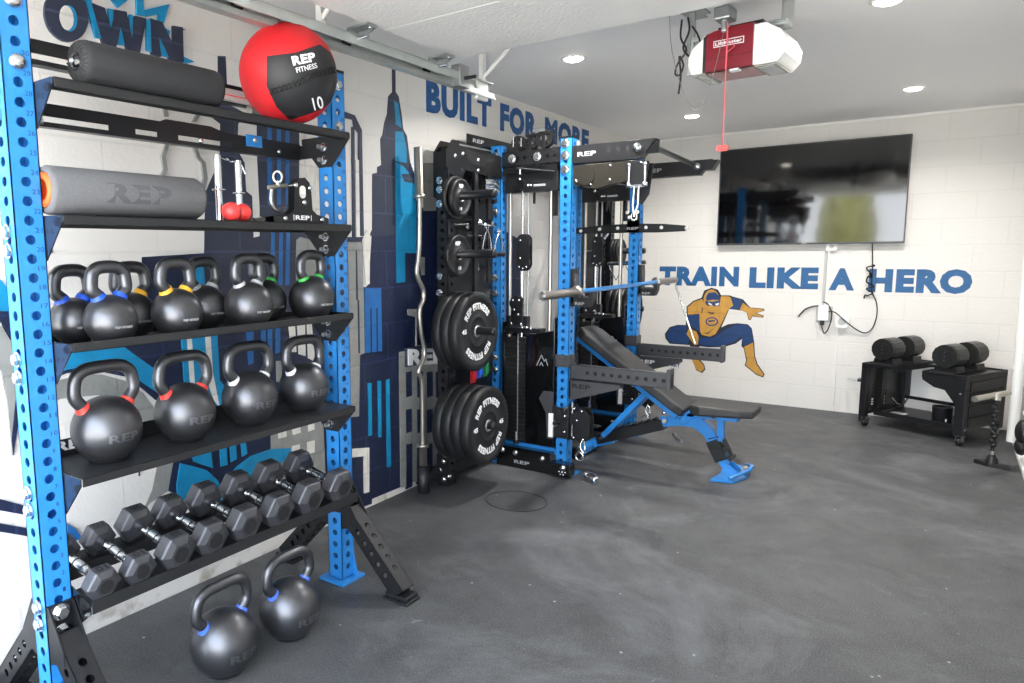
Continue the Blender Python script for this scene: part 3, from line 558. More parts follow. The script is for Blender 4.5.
m = MB(); m.box(.548, .60, 2.82, 2.90, 2.15, 2.25, 'zinc_dull'); m.cyl((.60, 2.86, 2.19), (.66, 2.86, 2.19), .008, 'plastic_black'); m.box(.548, .556, 2.9, 3.22, 2.155, 2.165, 'trim_white')
wpart(m, 'end_bracket', tk, bevel=.003)
m = MB(); m.box(.10, .22, YF, 1.9, 2.39, 2.414, 'rust_red'); tag(m.obj('track_angle', bevel=.002), 'dark red steel angle under the ceiling above the left wall', 'steel angle')

# ------------------------------------------------------------------ garage door opener
op = thing('garage_door_opener', 'white and maroon garage door opener hanging from the ceiling', 'garage door opener', (1.72, 3.30, 2.13), radians(-4))
oc = [(-.20, .03), (-.19, .0), (.145, .0), (.172, .03), (.178, .075), (.155, .12), (.10, .155), (-.05, .16), (-.13, .15), (-.185, .11), (-.205, .07)]
m = MB(); m.prism([(x, z) for x, z in oc], MXZ, -.15, .10, 'plastic_white'); part(m, 'housing', op, bevel=.012)
m = MB(); m.prism([(-.13, -.004), (.055, -.004), (.055, .163), (-.05, .165), (-.10, .158), (-.13, .15)], MXZ, .085, .108, 'maroon')
m.box(-.13, .055, -.108, .10, -.004, .004, 'maroon'); m.box(-.13, .055, -.1085, -.107, .048, .050, 'plastic_black')
m.prism([(-.143, .0), (-.13, .0), (-.13, .15), (-.143, .14)], MXZ, .09, .106, 'plastic_black')
part(m, 'centre_cover', op, bevel=.003)
m = MB(); m.box(-.10, .02, -.1095, -.108, .092, .118, 'white_print'); m.box(-.097, .017, -.110, -.109, .095, .115, 'maroon')
m.text('LiftMaster', planefn((-.093, -.1102, .098), (1, 0, 0), (0, 0, 1), .106, .014, .0006), 'white_print', bold=.03); part(m, 'name_badge', op)
for x0, x1 in ((-.185, -.135), (.06, .14)):
    m = MB(); m.box(x0, x1, -.085, .12, -.007, .0, 'lamp_lens'); m.box(x0+.012, x1-.012, -.07, .10, -.009, -.007, 'plastic_grey'); part(m, 'light_lens', op, bevel=.002)
m = MB(); m.box(-.035, .005, -.11, -.07, -.012, -.003, 'plastic_white'); part(m, 'push_button', op, bevel=.003)
m = MB()
m.box(-.25, -.20, .06, .10, .282, .287, 'zinc_dull'); m.box(-.24, -.215, -.02, .0, .02, .28, 'galvanised')
m.tube([(-.228, -.012, .28), (-.235, -.03, .10)], .009, 'galvanised', 4); m.tube([(-.23, -.03, .06), (-.06, -.05, .185)], .013, 'galvanised', 4)
m.box(-.27, -.17, -.05, .05, .281, .287, 'zinc_dull'); m.box(-.22, .16, -.03, .04, .155, .175, 'galvanised')
m.box(.06, .15, -.05, .10, .165, .172, 'zinc_dull'); m.box(.14, .15, -.05, .10, .17, .287, 'zinc_dull')
m.box(-.12, .06, -.0, .09, .16, .20, 'plastic_black')
part(m, 'mounting_bracket', op, bevel=.001)
m = MB(); m.box(-.085, -.02, -.17, -.08, .185, .235, 'zinc_dull'); m.cyl((-.05, -.13, .235), (-.05, -.13, .25), .012, 'zinc'); m.box(-.062, -.04, -.145, -.12, .14, .19, 'zinc_dull'); part(m, 'trolley', op, bevel=.006)
m = MB(); m.tube(smoothpath([(-.27, -.02, .26), (-.265, -.04, .18), (-.235, -.05, .12), (-.27, -.05, .07), (-.28, -.05, .03), (-.26, -.05, .02), (-.245, -.05, .06), (-.265, -.05, .10), (-.255, -.05, .02), (-.262, -.05, -.06)]), .0045, 'wire_black', 6)
m.tube(smoothpath([(-.24, -.03, .26), (-.225, -.05, .2), (-.245, -.06, .13), (-.22, -.06, .09)]), .0045, 'wire_black', 6)
m.tube(smoothpath([(-.22, -.03, .22), (-.19, -.05, .18), (-.175, -.05, .14)]), .004, 'wire_black', 6); part(m, 'power_cable', op)
m = MB(); m.tube(smoothpath([(1.426, 3.2, H-.005), (1.44, 3.2, 2.25), (1.50, 3.2, 2.05), (1.55, 3.2, 1.985), (1.60, 3.2, 2.05), (1.66, 3.19, 2.31)], 6), .0016, 'wire_grey', 5)
tag(m.obj('hanging_wire'), 'thin pale wire hanging in a loop beside the garage door opener', 'wire')
rc = thing('release_cord', 'red emergency release cord with a red handle hanging below the opener', 'cord', (1.675, 3.16, 1.805))
m = MB(); m.cyl((0, 0, .01), (0, 0, .50), .0028, 'rope_red', 6); m.tube([(0, 0, .44), (.03, 0, .40), (.0, 0, .38)], .002, 'rope_red', 6); part(m, 'rope', rc)
m = MB(); rbox(m, -.022, .022, -.008, .008, -.012, .012, 'red_rubber', .006, 'y'); part(m, 'handle', rc)

# ------------------------------------------------------------------ television and cables on the back wall
tv = thing('television', 'large black flat screen television mounted on the back wall', 'television', (1.468, YB, 1.841))
w, h = .704, .421
m = MB(); rbox(m, -w, w, -.06, -.035, -h, h, 'tv_frame', .008, 'y'); m.box(-.35, .35, -.035, -.004, -.22, .22, 'tv_black'); part(m, 'casing', tv, bevel=.002)
m = MB(); m.box(-w+.010, w-.010, -.0615, -.060, -h+.016, h-.010, 'tv_glass'); part(m, 'screen', tv)
m = MB(); m.box(-.02, .02, -.0625, -.060, -h+.003, -h+.013, 'grey_print'); part(m, 'maker_badge', tv)
Y = YB-.004
def wire(name, pts, r, mt, label, cat='cable', grp=None):
    m = MB(); m.tube(smoothpath(pts, 5), r, mt, 6); return tag(m.obj(name), label, cat, grp)
m = MB(); m.box(1.622, 1.64, YB-.014, YB, .90, 1.37, 'plastic_grey'); m.box(1.646, 1.66, YB-.012, YB, .93, 1.37, 'plastic_white'); tag(m.obj('cable_conduit', bevel=.002), 'pair of thin vertical conduits under the television, through the letter gap', 'conduit')
m = MB(); m.box(1.627, 1.712, YB-.03, YB, 1.365, 1.44, 'plastic_white'); m.cyl((1.67, YB-.031, 1.40), (1.67, YB-.03, 1.40), .018, 'plastic_grey'); tag(m.obj('junction_box', bevel=.004), 'small white box tucked under the bottom edge of the television', 'box')
ob = thing('power_outlet', 'white outlet box with a grey back plate below the letter A', 'outlet', (1.64, YB, .84))
m = MB(); m.box(-.055, .065, -.012, 0, -.075, .055, 'plastic_grey'); part(m, 'back_plate', ob, bevel=.003)
m = MB(); rbox(m, -.035, .038, -.05, -.012, -.06, .07, 'plastic_white', .008, 'y'); part(m, 'cover', ob, bevel=.002)
m = MB(); m.box(-.018, .012, -.065, -.03, -.10, -.06, 'plastic_black'); part(m, 'plug', ob, bevel=.004)
m = MB(); rbox(m, 1.733, 1.825, YB-.045, YB, .725, .825, 'plastic_white', .022, 'y'); m.box(1.75, 1.757, YB-.01, YB, .0, .73, 'plastic_white'); m.cyl((1.78, YB-.047, .775), (1.78, YB-.045, .775), .03, 'plastic_grey'); tag(m.obj('network_box', bevel=.004), 'rounded white plastic unit on the back wall right of the outlet', 'wall unit')
wire('power_cable', [(1.60, Y-.03, .90), (1.56, Y-.01, .893), (1.50, Y-.01, .865), (1.451, Y-.01, .80)], .006, 'wire_black', 'short black cable reaching left from the outlet box', 'cable')
wire('power_cable', [(1.956, Y-.03, 1.43), (1.968, Y-.02, 1.23), (1.972, Y-.01, 1.046), (2.008, Y-.01, .955), (2.021, Y-.01, .85), (2.002, Y-.01, .743), (1.96, Y-.01, .691), (1.903, Y-.02, .703), (1.818, Y-.05, .773), (1.732, Y-.05, .85), (1.68, Y-.05, .855)], .0045, 'wire_black', 'long black cable looping from the right of the television to the outlet', 'cable')
wire('power_cable', [(1.633, Y-.05, .745), (1.646, Y-.04, .695), (1.659, Y-.03, .668), (1.681, Y-.02, .704), (1.70, Y-.02, .781), (1.70, Y-.02, .85), (1.67, Y-.02, .915), (1.633, Y-.02, .935)], .0045, 'wire_black', 'black cable looping around the outlet box on the back wall', 'cable')
rn = random.Random(5)
wire('cable_tangle', [(1.955+rn.uniform(-.03, .03), Y-.004-rn.uniform(0, .03), 1.24-.26*i/16+rn.uniform(-.02, .02)) for i in range(17)], .006, 'wire_black', 'tangled bunch of black cable hanging over the letter H', 'cable')

# ------------------------------------------------------------------ white pipe and bag at the right edge
m = MB(); m.tube([(2.893, 6.25, .05), (2.893, 6.25, H-.01)], .032, 'trim_white', 16)
for z in (.55, 1.25, 1.9): m.box(2.86, XR, 6.235, 6.265, z, z+.03, 'trim_white')
tag(m.obj('drain_pipe'), 'white painted vertical pipe in the right corner of the room', 'pipe')
# ------------------------------------------------------------------ storage rack (near left)
RX, NY, FY = .454, .90, 2.11
rk = thing('storage_rack', 'tall blue and black storage rack full of kettlebells in the left foreground', 'storage rack', (RX, 1.5, 0))
Z0 = 1.9925                       # height of hole 0
def rack_post(y, top):
    m = MB()
    first = Z0-.0508*38-.012
    m.holetube((RX, y, .012), (RX, y, top), .0762, 'blue_powder', (1, 0, 0), first=first, r=.0135)
    o = wpart(m, 'upright', rk, solid=.003)
    m = MB()
    for k in range(30):
        zc = Z0-.0508*(31.5-(k+1))
        m.text(str(k+1), planefn((RX+.0382, y+.0135, zc-.0065), (0, 1, 0), (0, 0, 1), .019 if k > 8 else .008, .013, .0004), 'laser_mark')
    q = wpart(m, 'hole_numbers', o)
    m = MB(); m.box(RX-.07, RX+.07, y-.07, y+.07, 0, .012, 'blue_powder')
    for sx in (-1, 1):
        m.prism([(RX+sx*.038, .012), (RX+sx*.065, .012), (RX+sx*.038, .13)], MXZ, -(y+.032), -(y+.026), 'blue_powder')
    wpart(m, 'foot_plate', o, bevel=.002)
    return o
rack_post(NY, 2.36)
rack_post(FY, 2.092)
m = MB(); m.box(RX-.04, RX+.04, FY-.04, FY+.04, 2.092, 2.104, 'plastic_black'); wpart(m, 'end_cap', rk, bevel=.004)
def strut(y, sx):
    # angled perforated foot
    a = V((RX+sx*.055, y, .315)); bb = V((RX+sx*.335, y, .03))
    d = (bb-a).normalized(); n = V((-d.z, 0, d.x)) if sx > 0 else V((d.z, 0, -d.x))
    m = MB(); m.holetube(a, bb, .07, 'black_powder', (n.x, 0, n.z), first=.10, r=.0125, pitch=.0508, hn=5)
    o = wpart(m, 'leg', rk, solid=.003)
    m = MB(); x = RX+sx*.325; m.box(x-.062, x+.062, y-.045, y+.045, 0, .012, 'black_powder'); m.box(x-.055, x+.055, y-.038, y+.038, .012, .03, 'black_powder'); wpart(m, 'foot_pad', o, bevel=.003)
    m = MB(); m.box(RX+sx*.0385, RX+sx*.046, y-.036, y+.036, .24, .41, 'black_powder')
    for e in (-1, 1): m.prism([(RX+sx*.0385, .41), (RX+sx*.05, .41), (RX+sx*.12, .30), (RX+sx*.12, .26), (RX+sx*.0385, .24)], MXZ, -(y+e*.034)-.0025, -(y+e*.034)+.0025, 'black_powder')
    if sx > 0: m.bolt((RX+.046, y, .385), (1, 0, 0), .02, .018); m.bolt((RX+.046, y, .325), (1, 0, 0), .02, .018)
    wpart(m, 'mount_plate', o)
for y in (NY, FY):
    for sx in (1, -1): strut(y, sx)

def shelf(z, up=False, x0=.325, x1=.587, name='shelf', dz=.026, rail=False):
    m = MB(); y0, y1 = NY+.045, FY-.045
    zd = z-dz if up else z-.004
    m.box(x0, x1, y0, y1, zd, zd+.004, 'shelf_black')
    m.box(x1-.004, x1, y0, y1, z-dz, z, 'shelf_black'); m.box(x0, x0+.004, y0, y1, z-dz, z, 'shelf_black')
    o = wpart(m, name, rk, bevel=.0015); x0 = .325
    for y, s in ((NY+.0385, 1), (FY-.0385, -1)):
        m = MB(); zt = z-.002
        p = [(x0+.003, zt), (x1-.001, zt), (x1-.001, zt-.02), (RX+.035, zt-.12), (RX-.035, zt-.12), (x0+.003, zt-.02)]
        ya, yb = sorted((y, y+s*.004))
        m.prism(p, MXZ, -yb, -ya, 'gloss_gusset' if s > 0 else 'black_powder')
        g = wpart(m, 'gusset', o, bevel=.001)
        m = MB()
        for zz in (zt-.042, zt-.092):
            m.bolt((RX-.005, y+s*.004, zz), (0, s, 0), .014, .016); m.cyl((RX-.005, y+s*.02, zz), (RX-.005, y+s*.036, zz), .008, 'zinc_dull', 10)
            m.bolt((RX-.005, y-s*.078, zz), (0, -s, 0), .017, .014)
        wpart(m, 'bolt', g)
    return o
shelf(1.849, x0=.545); shelf(1.499); shelf(1.156, up=True)
g = shelf(.780)
m = MB(); m.box(.318, .323, NY+.045, FY-.045, .765, .832, 'shelf_black'); q = wpart(m, 'back_flange', g, bevel=.001)
m = MB(); m.text('REP', planefn((.3235, 1.005, .797), (0, 1, 0), (0, 0, 1), .10, .030, .0006), 'white_print', bold=.045); wpart(m, 'lettering', q)
# dumbbell shelf: two angled trays
o5 = None
for x0, x1, z in ((.50, .592, .410), (.30, .385, .434)):
    m = MB(); y0, y1 = NY+.045, FY-.045
    t = .25
    m.prism([(x0, z+.022), (x1, z), (x1, z-.026), (x1-.004, z-.026), (x1-.004, z-.006), (x0, z+.018)], MXZ, -y1, -y0, 'shelf_black')
    m.box(x1-.003, x1+.001, y0, y1, z-.004, z+.012, 'shelf_black')
    o = wpart(m, 'dumbbell_tray', rk)
for y, s in ((NY+.0385, 1), (FY-.0385, -1)):
    m = MB(); ya, yb = sorted((y, y+s*.004))
    m.prism([(.318, .486), (.59, .415), (.59, .385), (RX+.035, .31), (RX-.035, .31), (.318, .44)], MXZ, -yb, -ya, 'black_gloss' if s > 0 else 'black_powder')
    g = wpart(m, 'gusset', rk, bevel=.001)
    m = MB()
    for zz in (.40, .35): m.bolt((RX, y+s*.004, zz), (0, s, 0), .014, .016); m.bolt((RX, y-s*.078, zz), (0, -s, 0), .017, .014)
    wpart(m, 'bolt', g)
m = MB(); m.dome((RX+.0385, NY, Z0-.0508*2), (1, 0, 0), .022); m.dome((RX+.0385, NY, Z0+.0508*1), (1, 0, 0), .022); m.bolt((RX+.0385, FY, Z0-.0508*(-1)), (1, 0, 0), .017); m.bolt((RX+.0385, FY, Z0-.0508*2.1), (1, 0, 0), .017)
wpart(m, 'face_bolt', rk)

# slotted rails at the back of the top tier
def back_rail(z0, z1, y0, y1, x=.30):
    m = MB(); hh = z1-z0; L = y1-y0
    cells = [(.0, .06, 0), (.06, .28, 1), (.28, .36, 0), (.36, .43, 1), (.43, .50, 0), (.50, .70, 1), (.70, 1, 0)]
    for a, c, slot in cells:
        A, B_ = y0+a*L, y0+c*L
        if slot: m.box(x, x+.004, A, B_, z0, z0+hh*.14, 'black_powder'); m.box(x, x+.004, A, B_, z0+hh*.36, z1-hh*.2, 'black_powder')
        else: m.box(x, x+.004, A, B_, z0, z1-hh*.2, 'black_powder')
    m.prism([(y0+.0*L, z1-hh*.22), (y0+.68*L, z1-hh*.22), (y0+.62*L, z1), (y0+.46*L, z1), (y0+.44*L, z1-.01), (y0+.06*L, z1-.01), (y0+.04*L, z1)], MYZ, x, x+.004, 'black_powder')
    m.box(x-.03, x+.004, y0, y1, z0-.004, z0, 'black_powder')
    o = wpart(m, 'back_rail', rk)
    m = MB(); m.dome((x+.004, y0+.58*L, z0+hh*.25), (1, 0, 0), .010); m.dome((x+.004, y0+.90*L, z0+hh*.25), (1, 0, 0), .010); wpart(m, 'bolt', o)
    for yy in (NY+.02, FY-.02): m = MB(); m.box(x-.004, RX-.036, yy-.004, yy+.004, z0, z1-.02, 'black_powder'); wpart(m, 'rail_bracket', o)
    return o
r = back_rail(1.772, 1.846, .93, 2.08)
m = MB(); m.box(.304, .310, 1.80, 1.875, 1.795, 1.838, 'blue_powder'); m.dome((.310, 1.84, 1.82), (1, 0, 0), .010, 'satin_steel'); wpart(m, 'blue_tab', r, bevel=.001)
r = back_rail(1.945, 2.022, .93, 2.08)
m = MB(); m.box(.304, .33, 1.66, 1.95, 1.945, 1.985, 'plastic_grey'); m.box(.33, .3305, 1.66, 1.95, 1.960, 1.964, 'red_rubber'); m.cyl((.33, 1.80, 1.925), (.33, 1.86, 1.925), .018, 'satin_steel'); wpart(m, 'silver_insert', r, bevel=.002)

# ------------------------------------------------------------------ kettlebells
def kettlebell(loc, r, band, label, group, rz=0., tier=1.):
    t = thing('kettlebell', label, 'kettlebell', (loc[0], loc[1], loc[2]), rz, group)
    hc = r*.93                     # ball centre above the base
    m = MB(); n = 40; prof = [(0, 0), (r*.50, 0), (r*.54, r*.015)]
    for i in range(5, 33):
        a = -pi/2+pi*i/32
        zz = hc+r*sin(a); 
        if zz > r*.06: prof.append((r*cos(a), zz))
    prof[-1] = (0, hc+r)
    m.lathe(prof, (0, 0, 0), (0, 0, 1), 'cast_black', n)
    big = r > .095; hw = r*.91 if big else .040+r*.16; ht = hc+r+(.088 if big else .080); rt = .0190
    b0 = r*.70 if big else r*.46; zb = hc+sqrt(max(r*r-b0*b0, 0))*.86
    right = [(0, b0*.86, zb-.02), (0, b0*.97, zb+.012), (0, hw*.99, zb+(ht-zb)*.34), (0, hw, zb+(ht-zb)*.60), (0, hw*.90, zb+(ht-zb)*.83), (0, hw*.62, ht-.004), (0, hw*.25, ht)]
    pts = right+[(0, -p[1], p[2]) for p in right[::-1]]
    P = smoothpath(pts, 4); N = len(P)
    R_ = [rt*(1+.38*max(0, 1-abs(i if i < N/2 else N-1-i)/5.)) for i in range(N)]
    m.tube(P, R_, 'cast_black', 16)
    part(m, 'body', t)
    for k, sgn in ((0, 1), (1, -1)):
        m = MB(); q = P[3:6] if k == 0 else P[::-1][3:6]; rr = (R_[3:6] if k == 0 else R_[::-1][3:6])
        m.tube(q, [x+.0016 for x in rr], band, 20); part(m, 'colour_band', t)
    m = MB(); lw, lh = r*.95, r*.25
    def f(x, y, z):
        a = (x-.5)*lw/r; e = ((y-.5)*lh)/r-.12; R2 = r+.0012*z-.0003
        return V((R2*cos(e)*cos(a), R2*cos(e)*sin(a), hc+R2*sin(e)))
    if big: m.text('REP', f, 'cast_letter', bold=.03)
    else: m.text('REP FITNESS', lambda x, y, z: f(.12+.76*x, -.05+.36*y, z), 'grey_print', bold=.01)
    part(m, 'lettering', t)
    return t
G2 = 'kettlebells on the second shelf'
for (x, y, z, r, b_, l) in [
    (.47, 1.089, .781, .101, 'kb_red', 'large black kettlebell with red bands at the near end of the lower kettlebell shelf'),
    (.47, 1.362, .781, .099, 'kb_red', 'large black kettlebell with red bands, second from the near end of its shelf'),
    (.47, 1.634, .781, .100, 'kb_white', 'large black kettlebell with white bands, beside the red-banded ones'),
    (.47, 1.903, .781, .097, 'kb_white', 'large black kettlebell with white bands next to the far upright')]:
    kettlebell((x, y, z), r, b_, l, 'large kettlebells on the fourth shelf')
for (x, y, r, b_, l) in [
    (.38, 1.058, .071, 'kb_blue', 'small black kettlebell with blue bands hard against the near upright'),
    (.50, 1.106, .076, 'kb_blue', 'small black kettlebell with blue bands at the front edge of the upper kettlebell shelf'),
    (.38, 1.248, .074, 'kb_yellow', 'small black kettlebell with yellow bands in the back row'),
    (.50, 1.330, .080, 'kb_yellow', 'black kettlebell with yellow bands in the front row of the upper shelf'),
    (.38, 1.523, .080, 'kb_grey', 'black kettlebell with grey bands in the back row of the upper shelf'),
    (.50, 1.621, .085, 'kb_grey', 'black kettlebell with grey bands in the front row of the upper shelf'),
    (.375, 1.800, .085, 'kb_green', 'black kettlebell with green bands half hidden in the back row'),
    (.48, 1.949, .090, 'kb_green', 'black kettlebell with green bands in front by the far upright')]:
    kettlebell((x, y, 1.1305), r, b_, l, 'kettlebells on the third shelf')
kettlebell((.600, 1.376, 0), .112, 'kb_indigo', 'biggest black kettlebell with blue bands standing on the floor, nearer the camera', 'kettlebells on the floor')
kettlebell((.612, 1.662, 0), .112, 'kb_indigo', 'biggest black kettlebell with blue bands on the floor, nearer the far upright', 'kettlebells on the floor')

# ------------------------------------------------------------------ hex dumbbells
def dumbbell(y, fh, bh, wt, label):
    """fh: flat-to-flat of the hex head"""
    zf = .402+fh*.5+.008; xf, xb = .562, .338; zb_ = .430+fh*.5+.018
    t = thing('hex_dumbbell', label, 'dumbbell', (.455, y, (zf+zb_)/2), 0, 'hex dumbbells on the bottom shelf')
    d = V((xf-xb, 0, zf-zb_)); L = d.length/2; d.normalize()
    n = V((-d.z, 0, d.x))
    M = Matrix(((d.x, 0, n.x, 0), (0, 1, 0, 0), (d.z, 0, n.z, 0), (0, 0, 0, 1)))   # local x along bar, z up
    R = fh/sqrt(3)*1.0
    for s in (1, -1):
        m = MB(M); ht = fh*.62; c = s*L
        ang = [radians(60*i) for i in range(6)]
        def ring(x, k): return [(x, R*k*cos(a), R*k*sin(a)) for a in ang]
        secs = [ring(c-ht/2, .60), ring(c-ht/2+ht*.16, .97), ring(c-ht/2+ht*.24, 1.), ring(c+ht/2-ht*.24, 1.), ring(c+ht/2-ht*.16, .97), ring(c+ht/2, .60)]
        vs = [p for q in secs for p in q]; fs = []
        for j in range(5):
            for i in range(6): fs.append((j*6+i, j*6+(i+1) % 6, (j+1)*6+(i+1) % 6, (j+1)*6+i))
        fs += [tuple(range(6))[::-1], tuple(range(30, 36))]
        m.raw(vs, fs, 'rubber_hex'); h_ = part(m, 'head', t, bevel=.003)
        m = MB(M); zt = R*sin(radians(60))+.0006
        m.text(wt, (lambda c=c, zt=zt: (lambda x, y_, z: V((c-.014+y_*.028, (.5-x)*.034, zt+z*.0006))))(), 'rubber_mark', bold=.03)
        q = part(m, 'weight_number', h_)
        m = MB(M); m.cyl((c+s*ht/2-.0005, 0, 0), (c+s*(ht/2)+.0015, 0, 0), R*.40, 'rubber_mark', 24); part(m, 'end_disc', h_)
    m = MB(M); w = L-fh*.3
    for e in (-.66, -.25, .25, .66): m.cyl((w*e-.0015, 0, 0), (w*e+.0015, 0, 0), .0164, 'plastic_black', 18)
    m.lathe([(.0125, -w), (.0125, -w*.72), (.0145, -w*.70), (.0145, -w*.60), (.0125, -w*.58), (.0150, -w*.3), (.0160, 0), (.0150, w*.3), (.0125, w*.58), (.0145, w*.60), (.0145, w*.70), (.0125, w*.72), (.0125, w)], (0, 0, 0), (1, 0, 0), 'knurl', 20)
    part(m, 'handle', t)
ys = [(.988, .092, '10', 'smallest black hex dumbbell, half hidden behind the near upright'),
      (1.103, .094, '10', 'small black hex dumbbell, second from the near upright'),
      (1.232, .112, '20', 'black rubber hex dumbbell, third from the near upright'),
      (1.362, .112, '20', 'black rubber hex dumbbell in the row, fourth from the near upright'),
      (1.505, .118, '25', 'black rubber hex dumbbell, fourth from the far upright'),
      (1.655, .120, '25', 'black rubber hex dumbbell, third from the far upright'),
      (1.810, .124, '30', 'large black hex dumbbell, second from the far upright'),
      (1.975, .124, '30', 'large black hex dumbbell at the far end against the far upright')]
for y, fh, wt, l in ys: dumbbell(y, fh, 0, wt, l)

# ------------------------------------------------------------------ things on the two upper shelves
ro = thing('leg_roller', 'black padded roller attachment lying on the top shelf', 'roller', (.53, 1.268, 1.913))
m = MB(); r = .060; L = .228
m.lathe([(.024, -L-.002), (.03, -L-.004), (.046, -L-.002), (.056, -L+.006), (r, -L+.02), (r, L-.02), (.056, L-.006), (.046, L+.002), (.02, L+.004)], (0, 0, 0), (0, 1, 0), 'foam_black', 48)
part(m, 'foam_sleeve', ro)
m = MB()
for i in range(26):
    a = 2*pi*i/26; c, s_ = cos(a), sin(a); m.tube([(c*.026, -L-.005, s_*.026), (c*.043, -L-.0055, s_*.043), (c*.052, -L+.003, s_*.052)], .0022, 'foam_black', 5)
part(m, 'gathered_cloth', ro)
m = MB(); m.lathe([(0, -L-.014), (.012, -L-.014), (.02, -L-.008), (.024, -L-.002), (.024, -L+.01)], (0, 0, 0), (0, 1, 0), 'black_gloss', 24); m.cyl((0, L, 0), (0, L+.012, 0), .018, 'black_gloss')
m.lathe([(0, -L-.02), (.006, -L-.019), (.008, -L-.013)], (0, 0, 0), (0, 1, 0), 'chrome', 16)
part(m, 'end_cap', ro)

gr = thing('foam_roller', 'speckled grey foam roller with orange core on the second shelf', 'foam roller', (.49, 1.185, 1.568))
m = MB(); r = .066; L = .243
m.lathe([(.046, -L+.02), (.046, -L+.004), (.050, -L), (.060, -L), (r, -L+.012), (r, L-.012), (.060, L), (.050, L), (.046, L-.004), (.046, L-.02)], (0, 0, 0), (0, 1, 0), 'foam_grey', 56); part(m, 'foam_sleeve', gr)
m = MB(); m.lathe([(.030, -L-.003), (.046, -L-.003), (.0465, -L+.005), (.0465, L), (.046, L+.003), (.030, L+.003), (.030, -L-.003)], (0, 0, 0), (0, 1, 0), 'orange_plastic', 40); part(m, 'core_tube', gr)
m = MB()
def f(x, y, z):
    a = radians(-2)+(y-.5)*.056/r; R2 = r+.0010*z; return V((R2*cos(a), -.095+x*.205, R2*sin(a)))
m.text('REP', f, 'foam_press', bold=.045); part(m, 'lettering', gr)

co = thing('chrome_handle_tubes', 'two upright chrome tubes with spring clips standing on the second shelf', 'chrome tubes', (.47, 1.575, 1.4995))
for dy, dx in ((-.062, .03), (.072, -.03)):
    m = MB(); m.cyl((dx, dy, 0), (dx, dy, .215), .012, 'chrome', 20); m.lathe([(.0135, .10), (.022, .101), (.022, .106), (.0135, .107)], (dx, dy, 0), (0, 0, 1), 'chrome', 20); part(m, 'tube', co)
m = MB(); m.tube(smoothpath([(.03, -.066, .212), (.02, -.02, .205), (.0, .0, .214), (-.02, .03, .208), (-.03, .078, .210), (-.02, .095, .17)]), .003, 'chrome', 6); part(m, 'spring_clip', co)
for i, (x, y, l) in enumerate([(.545, 1.525, 'red rubber massage ball at the front, beside the chrome tubes'), (.51, 1.60, 'red rubber massage ball behind, nearer the black trolley')]):
    m = MB(); m.sphere((0, 0, .0315), .0315, 'red_rubber', 28, 16); o = m.obj('massage_ball'); o.location = (x, y, 1.4985); tag(o, l, 'ball', 'red massage balls')

# black cable trolley bracket
tr = thing('trolley_attachment', 'black steel trolley bracket with silver bolts on the second shelf', 'rack attachment', (.50, 1.84, 1.4995))
m = MB(); p = [(-.135, .0), (.135, .0), (.135, .022), (.075, .034), (.052, .05), (.048, .12), (.040, .148), (.018, .165), (-.008, .162), (-.03, .14), (-.036, .05), (-.058, .034), (-.09, .028), (-.135, .022)]
m.prism([(y, z) for y, z in p], MYZ, .05, .055, 'black_powder'); m.prism([(y, z) for y, z in p], MYZ, .015, .02, 'black_powder')
part(m, 'side_plate', tr, bevel=.001)
m = MB(); rbox(m, .0552, .0565, -.012, .018, .09, .135, 'left_offwhite', .0145, 'x', 6); part(m, 'window', tr)
m = MB()
for y, z in ((-.03, .135), (.042, .13), (.010, .075), (-.085, .015), (.10, .015)): m.dome((.055, y, z), (1, 0, 0), .010); m.cyl((.02, y, z), (.055, y, z), .005, 'zinc', 10)
part(m, 'bolt', tr)
m = MB(); m.text('REP', planefn((.0552, -.035, .012), (0, 1, 0), (0, 0, 1), .07, .016, .0006), 'white_print', bold=.03)
for y in (-.045, .042): m.box(.0552, .0558, y, y+.003, .01, .03, 'white_print')
part(m, 'lettering', tr)
m = MB(); m.tube([(.0, -.11, .125), (.0, -.02, .138)], .008, 'satin_steel', 12); m.tube(smoothpath([(.0, -.095, .12), (.0, -.10, .08), (.0, -.085, .05), (.0, -.05, .045)]), .007, 'satin_steel', 10)
m.tube([(.0+.011*cos(a), -.065+.011*cos(a), .165+.02*sin(a)) for a in [2*pi*i/16 for i in range(16)]], .0045, 'satin_steel', 8, closed=True); m.cyl((0, -.065, .13), (0, -.065, .15), .008, 'satin_steel')
part(m, 'shackle', tr)
m = MB(); m.prism([(-.20, .0), (.0, .0), (.0, .02), (-.12, .024), (-.20, .012)], MYZ, -.03, .03, 'black_gloss'); part(m, 'base_block', tr, bevel=.003)

